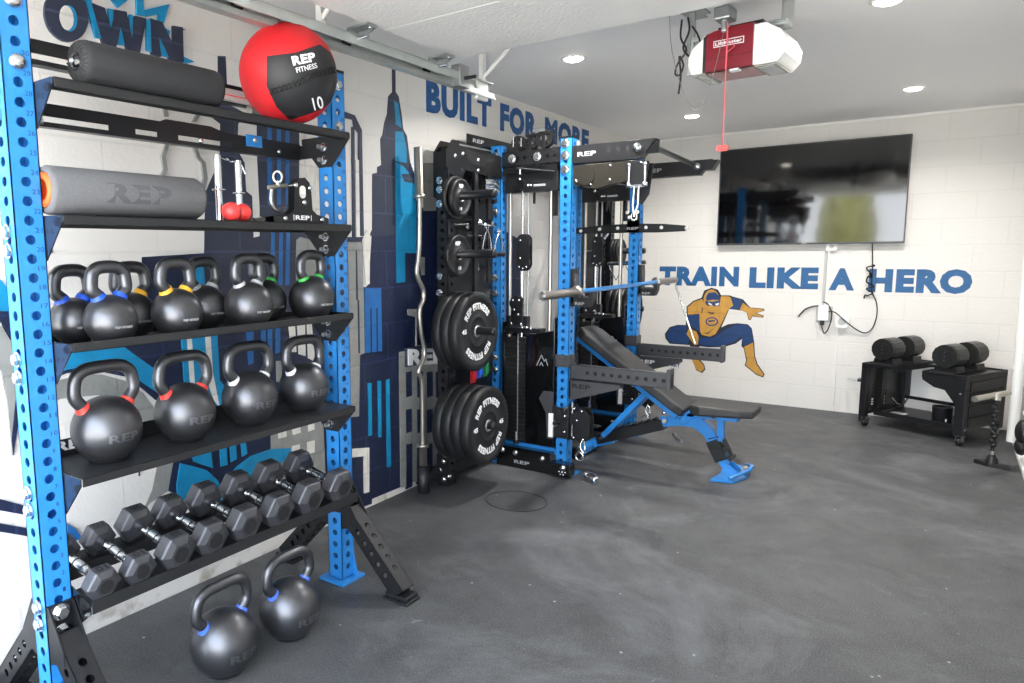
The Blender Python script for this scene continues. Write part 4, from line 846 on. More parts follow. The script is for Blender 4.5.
# medicine ball
mb = thing('medicine_ball', 'big red and black medicine ball marked 10 on the top shelf', 'medicine ball', (.515, 1.83, 2.027))
R = .173
m = MB(); m.sphere((0, 0, 0), R, 'ball_red', 64, 40); part(m, 'red_shell', mb)
nd = V((.708, -.668, -.23)).normalized(); tx = V((.80, .60, 0)); tx = (tx-nd*tx.dot(nd)).normalized(); ty = nd.cross(tx)
def onball(u, v, rr):
    """u, v: offsets across the printed side in units of 1/50 radius"""
    a = hypot(u, v)
    if a < 1e-6: return nd*rr
    d = tx*(u/a)+ty*(v/a); t = math.asin(a/50) if a < 46 else math.asin(.92)+(a-46)*.045
    return (nd*cos(t)+d*sin(t))*rr
def patch(m, poly, mt, c0, rr, rings=8):
    poly2 = []
    n = len(poly)
    for i in range(n):
        a, b_ = V(poly[i]+(0,)), V(poly[(i+1) % n]+(0,))
        for k in range(10): q = a.lerp(b_, k/10); poly2.append((q.x, q.y))
    n = len(poly2); vs = [onball(c0[0], c0[1], rr)]; fs = []
    for j in range(1, rings+1):
        t = j/rings
        for (x, y) in poly2: vs.append(onball(c0[0]+(x-c0[0])*t, c0[1]+(y-c0[1])*t, rr if j < rings else rr-.001))
    for i in range(n): fs.append((0, 1+i, 1+(i+1) % n))
    for j in range(rings-1):
        for i in range(n):
            k = (i+1) % n; fs.append((1+j*n+i, 1+(j+1)*n+i, 1+(j+1)*n+k, 1+j*n+k))
    m.raw(vs, fs, mt, True)
m = MB(); patch(m, [(-19.5, 17), (8, 20), (33, 28), (44, 21), (52, 8), (53, -10), (45, -28), (24, -36), (-2, -43.5), (-14, -30), (-22, -10)], 'ball_black', (15, -5), R+.0015, 10); part(m, 'black_panel', mb)
m = MB()
for i in range(15):
    u = -17+i*4.4; v0 = -15+.30*(u+17)*.8+(.004*(u+17)**2 if u < 30 else 7)*.6
    for a, c in (((-1.6, -2.6), (1.6, 2.6)), ((-1.6, 2.6), (1.6, -2.6))):
        m.tube([onball(u+a[0]+(c[0]-a[0])*t, v0+a[1]+(c[1]-a[1])*t, R+.0035) for t in (0, .5, 1)], .0032, 'stitch_black', 5)
part(m, 'lacing', mb)
m = MB()
def tf(u0, v0, w, h_, sl=0): return lambda x, y, z: onball(u0+x*w+y*h_*(-sl/w), v0+y*h_+x*sl, R+.0045+z*.0007)
m.text('REP', tf(5, 8, 22, 8, 4), 'white_print', bold=.045); m.text('FITNESS', tf(8, 1.5, 20, 4.5, 4.5), 'white_print', bold=.01); m.text('10', tf(23, -33.5, 10, 12, 2), 'white_print', bold=.01)
part(m, 'lettering', mb)
# ------------------------------------------------------------------ power rack with cable machine
pr = thing('power_rack', 'blue and black power rack with cable pulleys and weight storage along the left wall', 'power rack', (.37, 4.6, 0))
FX, BX, Y1, Y2, PT = .605, .125, 3.99, 5.16, 2.05
YW1, YW2 = 3.37, 5.80
def upright(x, y, top, mt, base=True, cap=True):
    m = MB(); m.holetube((x, y, .012), (x, y, top), .0762, mt, (1, 0, 0), first=.075, r=.0128)
    o = wpart(m, 'upright' if mt.startswith('blue') else 'storage_upright', pr, solid=.003)
    if base:
        m = MB(); m.box(x-.085, x+.085, y-.065, y+.065, 0, .012, mt); wpart(m, 'foot_plate', o, bevel=.002)
    return o
for y in (Y1, Y2):
    upright(FX, y, PT, 'blue_powder'); upright(BX, y, PT, 'blue_powder')
for y in (YW1, YW2):
    upright(.14, y, 1.86, 'black_powder', base=False)

def xbeam(y, z0, z1, x0, x1, name, mt='black_powder', holes=True, w=.05):
    m = MB()
    zc, hh = (z0+z1)/2, z1-z0
    if holes: m.holetube((x0, y, zc), (x1, y, zc), w, mt, (0, -1, 0), first=.06, r=.0115, w2=hh)
    else: m.box(x0, x1, y-w/2, y+w/2, z0, z1, mt)
    return wpart(m, name, pr, solid=.003 if holes else 0, bevel=0 if holes else .003)
for y in (Y1, Y2):
    xbeam(y, 1.915, 2.005, BX+.038, FX-.038, 'top_crossmember')
    m = MB(); m.box(BX-.03, FX-.04, y-.028, y+.028, .115, .155, 'blue_powder'); wpart(m, 'base_crossmember', pr, bevel=.003)
    m = MB(); yy = y-.088; m.box(BX+.045, FX-.05, yy, yy+.006, .0, .135, 'black_gloss'); m.box(BX+.045, FX-.05, yy, y-.02, .128, .134, 'black_gloss')
    g = wpart(m, 'base_cover', pr, bevel=.002)
    m = MB(); m.dome((.215, yy, .105), (0, -1, 0), .018); m.dome((.31, yy, .100), (0, -1, 0), .018); m.dome((.50, yy, .092), (0, -1, 0), .018)
    m.text('REP', planefn((.30, yy-.0004, .032), (1, 0, 0), (0, 0, 1), .11, .022, .0006), 'grey_print', bold=.03); wpart(m, 'bolt', g)
# long members running along the wall
m = MB(); m.box(BX-.03, BX+.03, YW1, YW2, .06, .12, 'black_powder'); wpart(m, 'rear_base_beam', pr, bevel=.003)
m = MB(); m.box(BX-.038, BX+.038, Y1+.04, Y2-.04, .14, .21, 'blue_powder'); wpart(m, 'rear_crossmember', pr, bevel=.003)
m = MB(); m.box(BX-.03, BX+.03, Y1+.04, Y2-.04, 1.9, 1.97, 'black_powder'); wpart(m, 'rear_top_beam', pr, bevel=.003)
m = MB(); m.box(.066, .074, 3.70, 5.45, 2.0, 2.10, 'black_gloss'); m.text('REP', planefn((.0745, 3.76, 2.055), (0, 1, 0), (0, 0, 1), .13, .024, .001), 'grey_print', bold=.03); wpart(m, 'name_panel', pr, bevel=.001)
m = MB()
for y in (Y1-.012, Y1+.012, Y2): m.box(.066, BX, y-.003, y+.003, 2.0, 2.04, 'black_powder')
wpart(m, 'panel_bracket', pr)
# top corner gusset plates from the storage uprights
for s, yw, yb in ((1, YW1, Y1-.04), (-1, YW2, Y2+.04)):
    m = MB()
    m.prism([(yw-s*.038, 1.86), (yw-s*.038, 1.70), (yw+s*.042, 1.68), (yw+s*.16, 1.86), (yb, 1.84), (yb, 1.975), (yw+s*.10, 2.02), (yw+s*.03, 2.02), (yw-s*.038, 1.95)], MYZ, BX+.036, BX+.044, 'frame_dark')
    m.prism([(yw-s*.038, 1.86), (yw-s*.038, 1.70), (yw+s*.042, 1.68), (yw+s*.16, 1.86), (yb, 1.84), (yb, 1.975), (yw+s*.10, 2.02), (yw+s*.03, 2.02), (yw-s*.038, 1.95)], MYZ, BX-.044, BX-.036, 'frame_dark')
    ya, yc = sorted((yw-s*.038, yw-s*.034)); m.box(BX-.04, BX+.04, ya, yc, 1.70, 1.95, 'frame_dark')
    ya, yc = sorted((yw+s*.02, yb)); m.box(BX-.03, BX+.03, ya, yc, 1.93, 1.985, 'frame_dark')
    m.prism([(yw+s*.13, 1.985), (yw+s*.42, 1.965), (yw+s*.38, 1.90), (yw+s*.24, 1.90)], MYZ, BX+.044, BX+.0448, 'stitch_black'); m.box(BX+.044, BX+.0455, min(yw+s*.10, yw+s*.45), max(yw+s*.10, yw+s*.45), 1.995, 2.004, 'zinc_dull')  # dark trapezoid paints the shade of a recess onto the flat plate
    g = wpart(m, 'corner_gusset', pr)
    m = MB()
    for yy, zz in ((yw+s*.05, 1.93), (yw+s*.13, 1.95), (yw+s*.30, 1.93), (yw+s*.30, 1.87)): m.dome((BX+.044, yy, zz), (1, 0, 0), .014)
    for zz in (1.79, 1.74, 1.66): m.bolt((BX-.002, yw-s*.038, zz), (0, -s, 0), .017, .014)
    for zz in (1.25, 1.155, .30, .10): m.bolt((BX-.005, yw-s*.038, zz), (0, -s, 0), .017, .016)
    wpart(m, 'bolt', g)
# front top arms
for y in (Y1, Y2):
    m = MB(); ya, yb = y-.032, y-.026
    P = [(FX+.036, 1.90), (FX+.44, 1.895), (FX+.50, 1.96), (FX+.51, 1.995), (FX+.036, 2.0)]
    for a in (y-.034, y+.028): m.prism(P, MXZ, -(a+.006), -a, 'black_powder')
    m.box(FX+.036, FX+.52, y-.028, y+.028, 1.985, 1.998, 'black_powder'); m.box(FX+.036, FX+.45, y-.028, y+.028, 1.895, 1.90, 'black_powder')
    m.prism([(FX+.44, 1.895), (FX+.50, 1.965), (FX+.53, 1.995), (FX+.50, 1.995), (FX+.44, 1.90)], MXZ, -(y+.03), -(y-.03), 'black_powder')
    g = wpart(m, 'top_arm', pr, bevel=.001)
    m = MB()
    for k in range(3): m.cyl((FX+.26+.055*k, y-.0335, 1.955), (FX+.26+.055*k, y-.0345, 1.955), .0125, 'stitch_black', 16)
    m.dome((FX+.425, y-.034, 1.955), (0, -1, 0), .027)
    m.text('REP', planefn((FX+.07, y-.0344, 1.935), (1, 0, 0), (0, 0, 1), .115, .026, .0006), 'grey_print', bold=.03)
    wpart(m, 'bolt', g)
    if y == Y2: continue
    # pulley guard hanging below the arm
    m = MB(); n = 10
    prof = [(FX+.045, 1.885), (FX+.045, 1.79), (FX+.06, 1.77), (FX+.19, 1.745), (FX+.30, 1.77), (FX+.47, 1.79), (FX+.47, 1.885)]
    m.prism(prof, MXZ, -(y-.02), -(y-.030), 'smoke_guard'); m.prism(prof, MXZ, -(y+.03), -(y+.02), 'smoke_guard')
    m.cyl((FX+.125, y-.038, 1.825), (FX+.125, y-.03, 1.825), .055, 'smoke_guard', 32)
    g = wpart(m, 'pulley_guard', pr, bevel=.003)
    m = MB()
    for x, z in ((.065, 1.795), (.155, 1.77), (.27, 1.79), (.27, 1.87), (.45, 1.87)): m.dome((FX+x, y-.031, z), (0, -1, 0), .009)
    m.cyl((FX+.125, y-.018, 1.82), (FX+.125, y+.018, 1.82), .065, 'plastic_black', 24); m.cyl((FX+.38, y-.018, 1.83), (FX+.38, y+.018, 1.83), .045, 'plastic_black', 24)
    wpart(m, 'pulley', g)
    # swivel pulley, ball stop and carabiner at the arm end
    m = MB()
    m.prism([(FX+.36, 1.87), (FX+.50, 1.87), (FX+.48, 1.70), (FX+.44, 1.64), (FX+.40, 1.68)], MXZ, -(y+.03), -(y+.022), 'black_powder')
    m.prism([(FX+.36, 1.87), (FX+.50, 1.87), (FX+.48, 1.74), (FX+.40, 1.74)], MXZ, -(y-.042), -(y-.05), 'black_powder')
    m.cyl((FX+.435, y-.03, 1.80), (FX+.435, y+.01, 1.80), .04, 'plastic_black', 24)
    for dx in (-.045, .045):
        m.cyl((FX+.435+dx, y-.055, 1.745), (FX+.435+dx, y-.055, 1.87), .008, 'zinc'); m.dome((FX+.435+dx, y-.056, 1.75), (0, -1, 0), .017); m.dome((FX+.435+dx, y-.056, 1.86), (0, -1, 0), .012)
    m.box(FX+.39, FX+.48, y-.06, y-.05, 1.735, 1.75, 'zinc')
    g = wpart(m, 'swivel_pulley', pr)
    m = MB()
    for dx in (-.012, .012): m.tube([(FX+.435+dx, y-.055, 1.74), (FX+.430+dx*1.2, y-.055, 1.64), (FX+.425, y-.055, 1.575)], .006, 'chrome', 8)
    m.tube([(FX+.425+.016*cos(a), y-.055, 1.575+.022*sin(a)) for a in [2*pi*i/16 for i in range(16)]], .005, 'chrome', 8, closed=True)
    wpart(m, 'carabiner', g)
# pull-up bars between the arms
m = MB(); m.tube([(FX+.50, Y1, 1.955), (FX+.40, Y2, 1.97)], .016, 'black_powder', 16)
for y, x in ((Y1, .50), (Y2, .40)): m.box(FX+x-.035, FX+x+.035, y-.008, y+.008, 1.92, 1.99, 'black_powder')
wpart(m, 'pull_up_bar', pr)
m = MB(); m.tube([(FX+.0, Y1+.03, 2.0), (FX, Y2-.03, 2.0)], .025, 'black_powder', 16); m.box(FX+.05, FX+.16, 4.5, 4.62, 2.0, 2.03, 'black_powder'); wpart(m, 'front_top_bar', pr)
m = MB(); m.prism([(.80, 1.90), (1.02, 1.90), (1.06, 1.925), (1.13, 1.925), (1.17, 1.99), (1.02, 1.985), (.80, 1.985)], MXZ, -(Y2+.04), -(Y2-.04), 'black_powder'); wpart(m, 'arm_extension', pr, bevel=.003)

# cable columns: near side and far side
def column(y, near):
    nm = pr
    z0 = .17
    m = MB()
    for x, r, mt in ((.212, .011, 'satin_steel'), (.300, .009, 'chrome'), (.342, .006, 'zinc_dull'), (.495, .013, 'satin_steel')):
        m.cyl((x, y, .78), (x, y, 1.80), r, mt, 12)
    m.box(.190, .198, y+.012, y+.03, .8, 1.80, 'black_powder'); m.box(.370, .378, y-.0, y+.02, 1.68, 1.8, 'black_powder'); m.box(.512, .530, y-.015, y+.02, 1.60, 1.80, 'black_powder')
    wpart(m, 'guide_rod', pr)
    m = MB(); m.box(.19, .55, y-.03, y+.045, 1.75, 1.865, 'black_powder'); m.box(.18, .55, y-.045, y+.05, 1.865, 1.905, 'black_gloss'); m.tube([(.28, y-.05, 1.90), (.54, y-.05, 1.86)], .006, 'zinc', 6)
    m.box(.39, .47, y-.034, y-.03, 1.78, 1.795, 'grey_print')
    g = wpart(m, 'pulley_housing', pr, bevel=.004)
    m = MB(); m.cyl((.30, y-.045, 1.80), (.30, y-.03, 1.80), .03, 'dark_knob', 20); m.dome((.30, y-.045, 1.83), (0, -1, 0), .012); m.dome((.35, y-.031, 1.79), (0, -1, 0), .012); m.dome((.37, y-.031, 1.79), (0, -1, 0), .010); m.cyl((.30, y-.04, 1.86), (.30, y-.04, 1.90), .010, 'zinc'); wpart(m, 'pulley', g)
    # floating pulley block
    m = MB(); M2 = [(.310+.045*cos(a)*1., 1.335+(.07 if sin(a) > 0 else -.07)+.045*sin(a)) for a in [2*pi*i/28 for i in range(28)]]
    for a in (y-.05, y-.012): m.prism(M2, MXZ, -(a+.006), -a, 'black_powder')
    m.cyl((.31, y-.044, 1.40), (.31, y-.012, 1.40), .040, 'plastic_black', 24); m.cyl((.31, y-.044, 1.27), (.31, y-.012, 1.27), .040, 'plastic_black', 24)
    m.v = [v+V((.018, 0, .045)) for v in m.v]; g = wpart(m, 'floating_pulley', pr)
    m = MB()
    for x, z in ((.292, 1.41), (.292, 1.30), (.285, 1.245), (.335, 1.245), (.31, 1.235)): m.dome((x, y-.05, z), (0, -1, 0), .008)
    m.v = [v+V((.018, 0, .045)) for v in m.v]; wpart(m, 'bolt', g)
    m = MB(); m.cyl((.312, y-.03, 1.50), (.312, y-.03, 1.76), .003, 'zinc_dull', 6); m.cyl((.332, y-.03, .9), (.332, y-.03, 1.26), .003, 'zinc_dull', 6); wpart(m, 'cable', g)
    # trolley on the rail above the stack
    m = MB()
    m.box(.245, .33, y-.045, y-.03, .93, 1.06, 'black_powder'); m.cyl((.285, y-.05, 1.06), (.285, y-.02, 1.06), .048, 'plastic_black', 24); m.cyl((.285, y-.05, .96), (.285, y-.02, .96), .04, 'plastic_black', 24)
    m.box(.20, .46, y-.05, y+.02, .875, .905, 'black_powder'); m.box(.21, .235, y-.04, y, .86, .98, 'black_powder'); m.box(.33, .36, y-.04, y, .86, .98, 'black_powder')
    g = wpart(m, 'stack_trolley', pr, bevel=.002)
    m = MB()
    for x, z in ((.262, 1.08), (.305, 1.08), (.27, 1.02), (.30, .99), (.25, .93), (.32, .93), (.33, .91), (.36, .91), (.39, .905)): m.dome((x, y-.052, z), (0, -1, 0), .010)
    m.tube([(.34, y-.04, .915), (.43, y-.04, .90)], .006, 'zinc', 8); wpart(m, 'bolt', g)
    # weight stack plates and cover
    m = MB()
    for k in range(24): z = .17+k*.028; m.box(.205, .35, y-.045, y+.05, z, z+.0255, 'bumper_black')
    m.cyl((.3, y-.048, .17), (.3, y-.048, .86), .004, 'zinc_dull', 6)
    for k in range(24): m.box(.292, .308, y-.0475, y-.045, .178+k*.028, .188+k*.028, 'stitch_black')
    g = wpart(m, 'weight_stack', pr, bevel=.002)
    m = MB(); m.cyl((.300, y-.06, .18), (.300, y-.06, .235), .012, 'zinc'); m.cyl((.300, y-.06, .155), (.300, y-.06, .18), .018, 'plastic_black'); wpart(m, 'selector_pin', g)
    m = MB(); m.prism([(.36, .165), (.548, .165), (.548, .87), (.545, .90), (.36, .86)], MXZ, -(y-.045), -(y-.051), 'black_gloss'); m.box(.19, .205, y-.055, y+.05, .165, .94, 'black_gloss'); m.box(.548, .556, y-.055, y+.05, .165, .98, 'black_gloss')
    m.box(.20, .55, y+.05, y+.056, .165, .86, 'black_gloss')
    g = wpart(m, 'stack_cover', pr, bevel=.002)
    m = MB(); a = y-.0515
    for p, q in (((.435, .675), (.468, .745)), ((.468, .745), (.487, .705)), ((.487, .705), (.497, .722)), ((.497, .722), (.513, .68)), ((.455, .675), (.468, .70)), ((.468, .70), (.480, .675))):
        m.tube([(p[0], a, p[1]), (q[0], a, q[1])], .0025, 'grey_print', 4)
    wpart(m, 'mountain_emblem', g)
    # adjustable arm trolley low on the front upright
    m = MB(); m.box(FX-.055, FX-.045, y-.06, y+.05, .23, .44, 'black_powder'); m.box(FX+.045, FX+.055, y-.06, y+.05, .23, .44, 'black_powder'); m.box(FX-.055, FX+.055, y-.062, y-.052, .235, .43, 'black_powder')
    m.cyl((FX-.01, y-.062, .33), (FX-.01, y-.11, .34), .012, 'dark_knob', 16); m.cyl((FX+.0, y-.062, .39), (FX+.0, y-.075, .39), .022, 'plastic_black', 20)
    g = wpart(m, 'pulley_trolley', pr, bevel=.003)
    m = MB(); m.box(FX-.075, FX-.045, y-.07, y-.062, .235, .385, 'plastic_white')
    for k in range(6): m.box(FX-.070, FX-.066, y-.0705, y-.07, .25+k*.022, .252+k*.022, 'grey_print')
    wpart(m, 'scale_label', g)
    m = MB(); m.dome((FX-.03, y-.064, .325), (0, -1, 0), .02); m.dome((FX+.03, y-.064, .38), (0, -1, 0), .009); m.dome((FX+.03, y-.064, .28), (0, -1, 0), .009); m.cyl((FX+.02, y-.064, .42), (FX+.055, y-.064, .44), .009, 'zinc'); wpart(m, 'bolt', g)
    m = MB(); m.prism([(FX-.05, .22), (FX-.09, .22), (FX-.10, .38), (FX-.15, .47), (FX-.12, .52), (FX-.05, .52)], MXZ, -(y-.05), -(y-.056), 'grey_powder'); wpart(m, 'arm_plate', pr, bevel=.001)
    m = MB(); xc = FX+.135; pl = [(xc+.052*cos(t), .33+.03*(1 if sin(t) > 0 else -1)+.075*sin(t)) for t in [2*pi*i/32 for i in range(32)]]
    for a in (y-.05, y+.012): m.prism(pl, MXZ, -(a+.007), -a, 'black_powder')
    m.cyl((xc, y-.044, .36), (xc, y+.012, .36), .042, 'plastic_black', 24); m.cyl((xc, y-.044, .28), (xc, y+.012, .28), .03, 'plastic_black', 24)
    m.box(FX+.055, FX+.085, y-.035, y+.015, .23, .45, 'black_powder')
    for x, z in ((-.05, .43), (-.05, .25), (0, .42), (.01, .245), (-.03, .36)): m.dome((xc+x, y-.051, z), (0, -1, 0), .009)
    for z in (.44, .30): m.cyl((xc-.06, y-.05, z-.04), (xc-.06, y-.05, z+.03), .006, 'zinc')
    g = wpart(m, 'swivel_pulley', pr)
    m = MB(); m.tube(smoothpath([(xc+.01, y-.04, .25), (xc+.03, y-.06, .20), (xc+.025, y-.06, .17), (xc+.0, y-.06, .20), (xc+.01, y-.05, .25)]), .005, 'chrome', 8)
    m.tube([(xc+.0+.024*cos(t), y-.07, .145+.026*sin(t)) for t in [2*pi*i/18 for i in range(18)]], .006, 'chrome', 8, closed=True); wpart(m, 'carabiner', g)
column(Y1, True); column(Y2, False)
# far cable arm / hanging storage plate with REP badge
m = MB(); yy = Y2-.062
m.prism([(.13, 1.515), (.13, 1.555), (.40, 1.575), (.56, 1.578), (.56, 1.60), (.65, 1.60), (.65, 1.578), (.83, 1.57), (.97, 1.555), (1.0, 1.535), (.97, 1.515), (.78, 1.51), (.62, 1.515), (.40, 1.512)], MXZ, -(yy+.012), -yy, 'black_powder')
m.box(.56, .65, yy, yy+.012, 1.515, 1.66, 'black_powder')
g = wpart(m, 'hanging_rail', pr, bevel=.001)
m = MB()
for x, z in ((.20, 1.535), (.35, 1.545), (.49, 1.548), (.70, 1.548), (.81, 1.545), (.985, 1.535), (.575, 1.625), (.635, 1.66), (.56, 1.66)): m.dome((x, yy, z), (0, -1, 0), .013, 'plastic_white')
m.text('REP', planefn((.56, yy-.0006, 1.535), (1, 0, 0), (0, 0, 1), .085, .018, .0006), 'grey_print', bold=.03); wpart(m, 'bolt', g)
# face bolts
m = MB()
for z in (2.02, 1.95, 1.87): m.bolt((FX-.005, Y1-.038, z), (0, -1, 0), .022, .014)
m.bolt((BX-.0, Y1-.038, 1.985), (0, -1, 0), .022, .014)
for z in (1.82, 1.64, 1.22, 1.12, .70, .62): m.bolt((BX+.002, Y1-.038, z), (0, -1, 0), .018, .014)
for x in (.235, .41): m.bolt((x, Y1-.026, 1.96), (0, -1, 0), .022, .012)
for z in (1.22, 1.12): m.bolt((.14, YW1+.038, z), (0, 1, 0), .016, .014)
wpart(m, 'bolt', pr)
m = MB(); m.box(FX-.046, FX+.095, Y1-.12, Y1-.042, .012, .09, 'black_gloss'); wpart(m, 'foot_cover', pr, bevel=.004)
m = MB(); m.dome((FX+.05, Y1-.12, .07), (0, -1, 0), .020)
for k in range(5): m.dome((FX+.025+.020*(k % 3)+.009*(k//3), Y1-.12, .042-.016*(k//3)), (0, -1, 0), .007)
wpart(m, 'bolt', pr)
# top pulleys standing on the near top crossmember
m = MB()
for x, z, r in ((.27, 2.055, .045), (.36, 2.045, .04), (.45, 2.065, .055)):
    m.cyl((x, Y1-.02, z), (x, Y1+.02, z), r, 'plastic_black', 28); m.cyl((x, Y1-.028, z), (x, Y1-.02, z), r*.35, 'zinc_dull', 16)
    m.box(x-.012, x+.012, Y1-.03, Y1-.022, 2.0, z+.03, 'black_powder'); m.box(x-.012, x+.012, Y1+.022, Y1+.03, 2.0, z+.03, 'black_powder')
    for k in range(7): t = 2*pi*k/7; m.dome((x+r*.68*cos(t), Y1-.02, z+r*.68*sin(t)), (0, -1, 0), .007, 'black_gloss')
m.box(.33, .50, Y1-.03, Y1+.03, 2.09, 2.10, 'black_powder'); m.cyl((.30, Y1-.03, 2.08), (.30, Y1-.03, 2.03), .006, 'zinc'); m.cyl((.245, Y1-.03, 2.10), (.245, Y1-.03, 2.03), .006, 'zinc')
m.box(.38, .46, Y1-.035, Y1-.03, 2.105, 2.125, 'zinc_dull')
wpart(m, 'top_pulley', pr)
m = MB(); m.box(FX-.04, FX+.04, Y1-.04, Y1+.04, PT, PT+.012, 'black_powder'); m.cyl((FX+.06, Y1, 2.0), (FX+.06, Y1, 2.03), .018, 'zinc_dull'); wpart(m, 'end_cap', pr, bevel=.004)

# storage horns
def horn(y, z, L=.29, r=.024, rb=.03):
    m = MB(); m.lathe([(rb+.022, 0), (rb+.022, .006), (r, .008), (r, L-.012), (r+.001, L-.01), (r-.003, L), (0, L)], (.178, y, z), (1, 0, 0), 'black_powder', 24)
    wpart(m, 'storage_horn', pr)
for z in (1.70, 1.375, .945, .41): horn(YW1, z)
for z in (1.38, .90, .38): horn(YW2, z, .28)
m = MB()
rnf = random.Random(11)
for k in range(16):
    yy = 3.46+rnf.uniform(0, .42); zz = 1.22+rnf.uniform(0, .62); m.cyl((.106, yy, zz), (.15+rnf.uniform(0, .05), yy, zz), .010+rnf.uniform(0, .01), rnf.choice(['zinc', 'plastic_black', 'zinc_dull', 'plastic_black']), 14)
wpart(m, 'peg', pr)
# inner storage pegs with attachments (chrome handles hung behind the horns)
m = MB(); m.box(.102, .106, YW1+.04, Y1-.04, .12, 1.95, 'frame_dark'); wpart(m, 'back_panel', pr)
m = MB(); m.box(.102, .106, Y2+.04, YW2-.04, .12, 1.95, 'frame_dark'); wpart(m, 'back_panel', pr)
m = MB(); m.box(.17, .19, 3.60, 3.64, .3, 1.85, 'black_powder'); m.box(.17, .186, 3.76, 3.80, 1.2, 1.85, 'black_powder'); wpart(m, 'storage_strip', pr)

# ------------------------------------------------------------------ plates
def make_plate(r, t, kind, label, group, x, y, z, txt=True, rot=0.):
    """disc lying with its axis along +X, back face at x"""
    o = thing('weight_plate', label, 'weight plate', (x, y, z), 0, group)
    m = MB()
    if kind == 'bumper':
        m.lathe([(.026, .004), (.032, .002), (r*.36, .004), (r*.37, 0), (r-.008, 0), (r, .008), (r, t-.008), (r-.008, t), (r*.80, t), (r*.785, t-.004), (r*.40, t-.004), (r*.385, t-.001), (r*.36, t-.001), (r*.33, t-.006), (.03, t-.006), (.026, t-.004), (.026, .004)], (0, 0, 0), (1, 0, 0), 'plate_rubber', 72)
    else:
        m.lathe([(.026, .002), (r-.006, 0), (r, .004), (r, t-.004), (r-.006, t), (r*.86, t), (r*.82, t-.006), (r*.42, t-.006), (r*.38, t), (.03, t), (.026, t-.002), (.026, .002)], (0, 0, 0), (1, 0, 0), 'plate_rubber', 56)
    part(m, 'disc', o)
    m = MB(); m.lathe([(.0255, .0), (.0255, t-.003), (.034, t-.003), (.036, t-.0065)], (0, 0, 0), (1, 0, 0), 'zinc_dull', 32); m.lathe([(.034, t-.003), (.034, t-.002), (.026, t-.002)], (0, 0, 0), (1, 0, 0), 'zinc_dull', 32); part(m, 'hub_ring', o)
    if txt:
        m = MB(); tt = t-.0038 if kind == 'bumper' else t-.0058
        def arc(s, r0, h, a0, a1):
            m.text(s, lambda x_, y_, z_: V((tt+z_*.0006, (r0+y_*h)*cos(a0+(a1-a0)*x_), (r0+y_*h)*sin(a0+(a1-a0)*x_))), 'white_print', bold=.045)
        def flat(s, a, r0, w, h, up):
            c, s_ = cos(a), sin(a); oy, oz = r0*c, r0*s_
            tx_ = (-s_, c); 
            m.text(s, lambda x_, y_, z_: V((tt+z_*.0006, oy+(x_-.5)*w*1.0, oz+(y_-.5)*h)), 'white_print', bold=.045)
        if kind == 'bumper':
            arc('REP FITNESS', r*.56, r*.17, radians(158)+rot, radians(46)+rot); arc('REP FITNESS', r*.56, r*.17, radians(338)+rot, radians(226)+rot)
            flat('45', radians(4)+rot, r*.62, r*.20, r*.12, 0); flat('45', radians(184)+rot, r*.62, r*.20, r*.12, 0)
        else:
            flat('REP', radians(88)+rot, r*.60, r*.42, r*.20, 0); flat('10', radians(268)+rot, r*.60, r*.24, r*.18, 0)
        part(m, 'lettering', o)
    return o
def dup(root, loc, label, skip=()):
    r_ = root.copy(); COL.objects.link(r_); r_.location = loc; r_['label'] = label
    for ch in list(root.children):
        if ch.name.split('.')[0] in skip: continue
        c = ch.copy(); COL.objects.link(c); c.parent = r_
        for g in ch.children: d = g.copy(); COL.objects.link(d); d.parent = c
    return r_
g_ = 'bumper plates on the upper near horn'
t_ = .058
p = make_plate(.225, t_, 'bumper', 'black bumper plate with white lettering, front of the upper near stack', g_, .186+2*t_, YW1, .940, rot=radians(-8))
dup(p, (.186+t_, YW1, .940), 'black bumper plate, middle of the upper near stack', ('lettering',)); dup(p, (.186, YW1, .940), 'black bumper plate against the upright, rear of the upper near stack', ('lettering',))
g_ = 'bumper plates on the lower near horn'
p = make_plate(.225, .062, 'bumper', 'black bumper plate with white lettering, front of the lower near stack', g_, .186+3*.062, YW1, .405, rot=radians(-4))
for k, n in ((2, 'second from the front'), (1, 'third from the front'), (0, 'against the upright')): dup(p, (.186+k*.062, YW1, .405), 'black bumper plate in the lower near stack, '+n, ('lettering',))
make_plate(.105, .028, 'iron', 'small black change plate on the topmost near horn, in front', 'small plates on the top near horns', .222, YW1, 1.692)
make_plate(.120, .030, 'iron', 'slightly larger black change plate behind, on the topmost near horn', 'small plates on the top near horns', .188, YW1, 1.692, txt=False)
make_plate(.118, .03, 'iron', 'small black change plate with white marks on the second near horn', 'small plates on the top near horns', .205, YW1, 1.366, rot=radians(10))
g_ = 'plates on the far horns'
p = make_plate(.2, .05, 'bumper', 'large black plate facing the room on the far middle horn', g_, .186+3*.05, YW2, .89, rot=radians(-10))
for k in range(3): dup(p, (.186+k*.05, YW2, .89), 'large black plate stacked behind on the far middle horn, %s' % ('against the upright', 'second from the upright', 'third from the upright')[k], ('lettering',))
p = make_plate(.112, .026, 'iron', 'small black plate in front on the far upper horn', g_, .186+2*.026, YW2, 1.37)
for k in range(2): dup(p, (.186+k*.026, YW2, 1.37), 'small black plate %s on the far upper horn' % ('hard against the upright', 'in the middle of the stack')[k], ('lettering',))
make_plate(.2, .06, 'bumper', 'large black plate low on the far bottom horn behind the bench', g_, .186, YW2, .375)

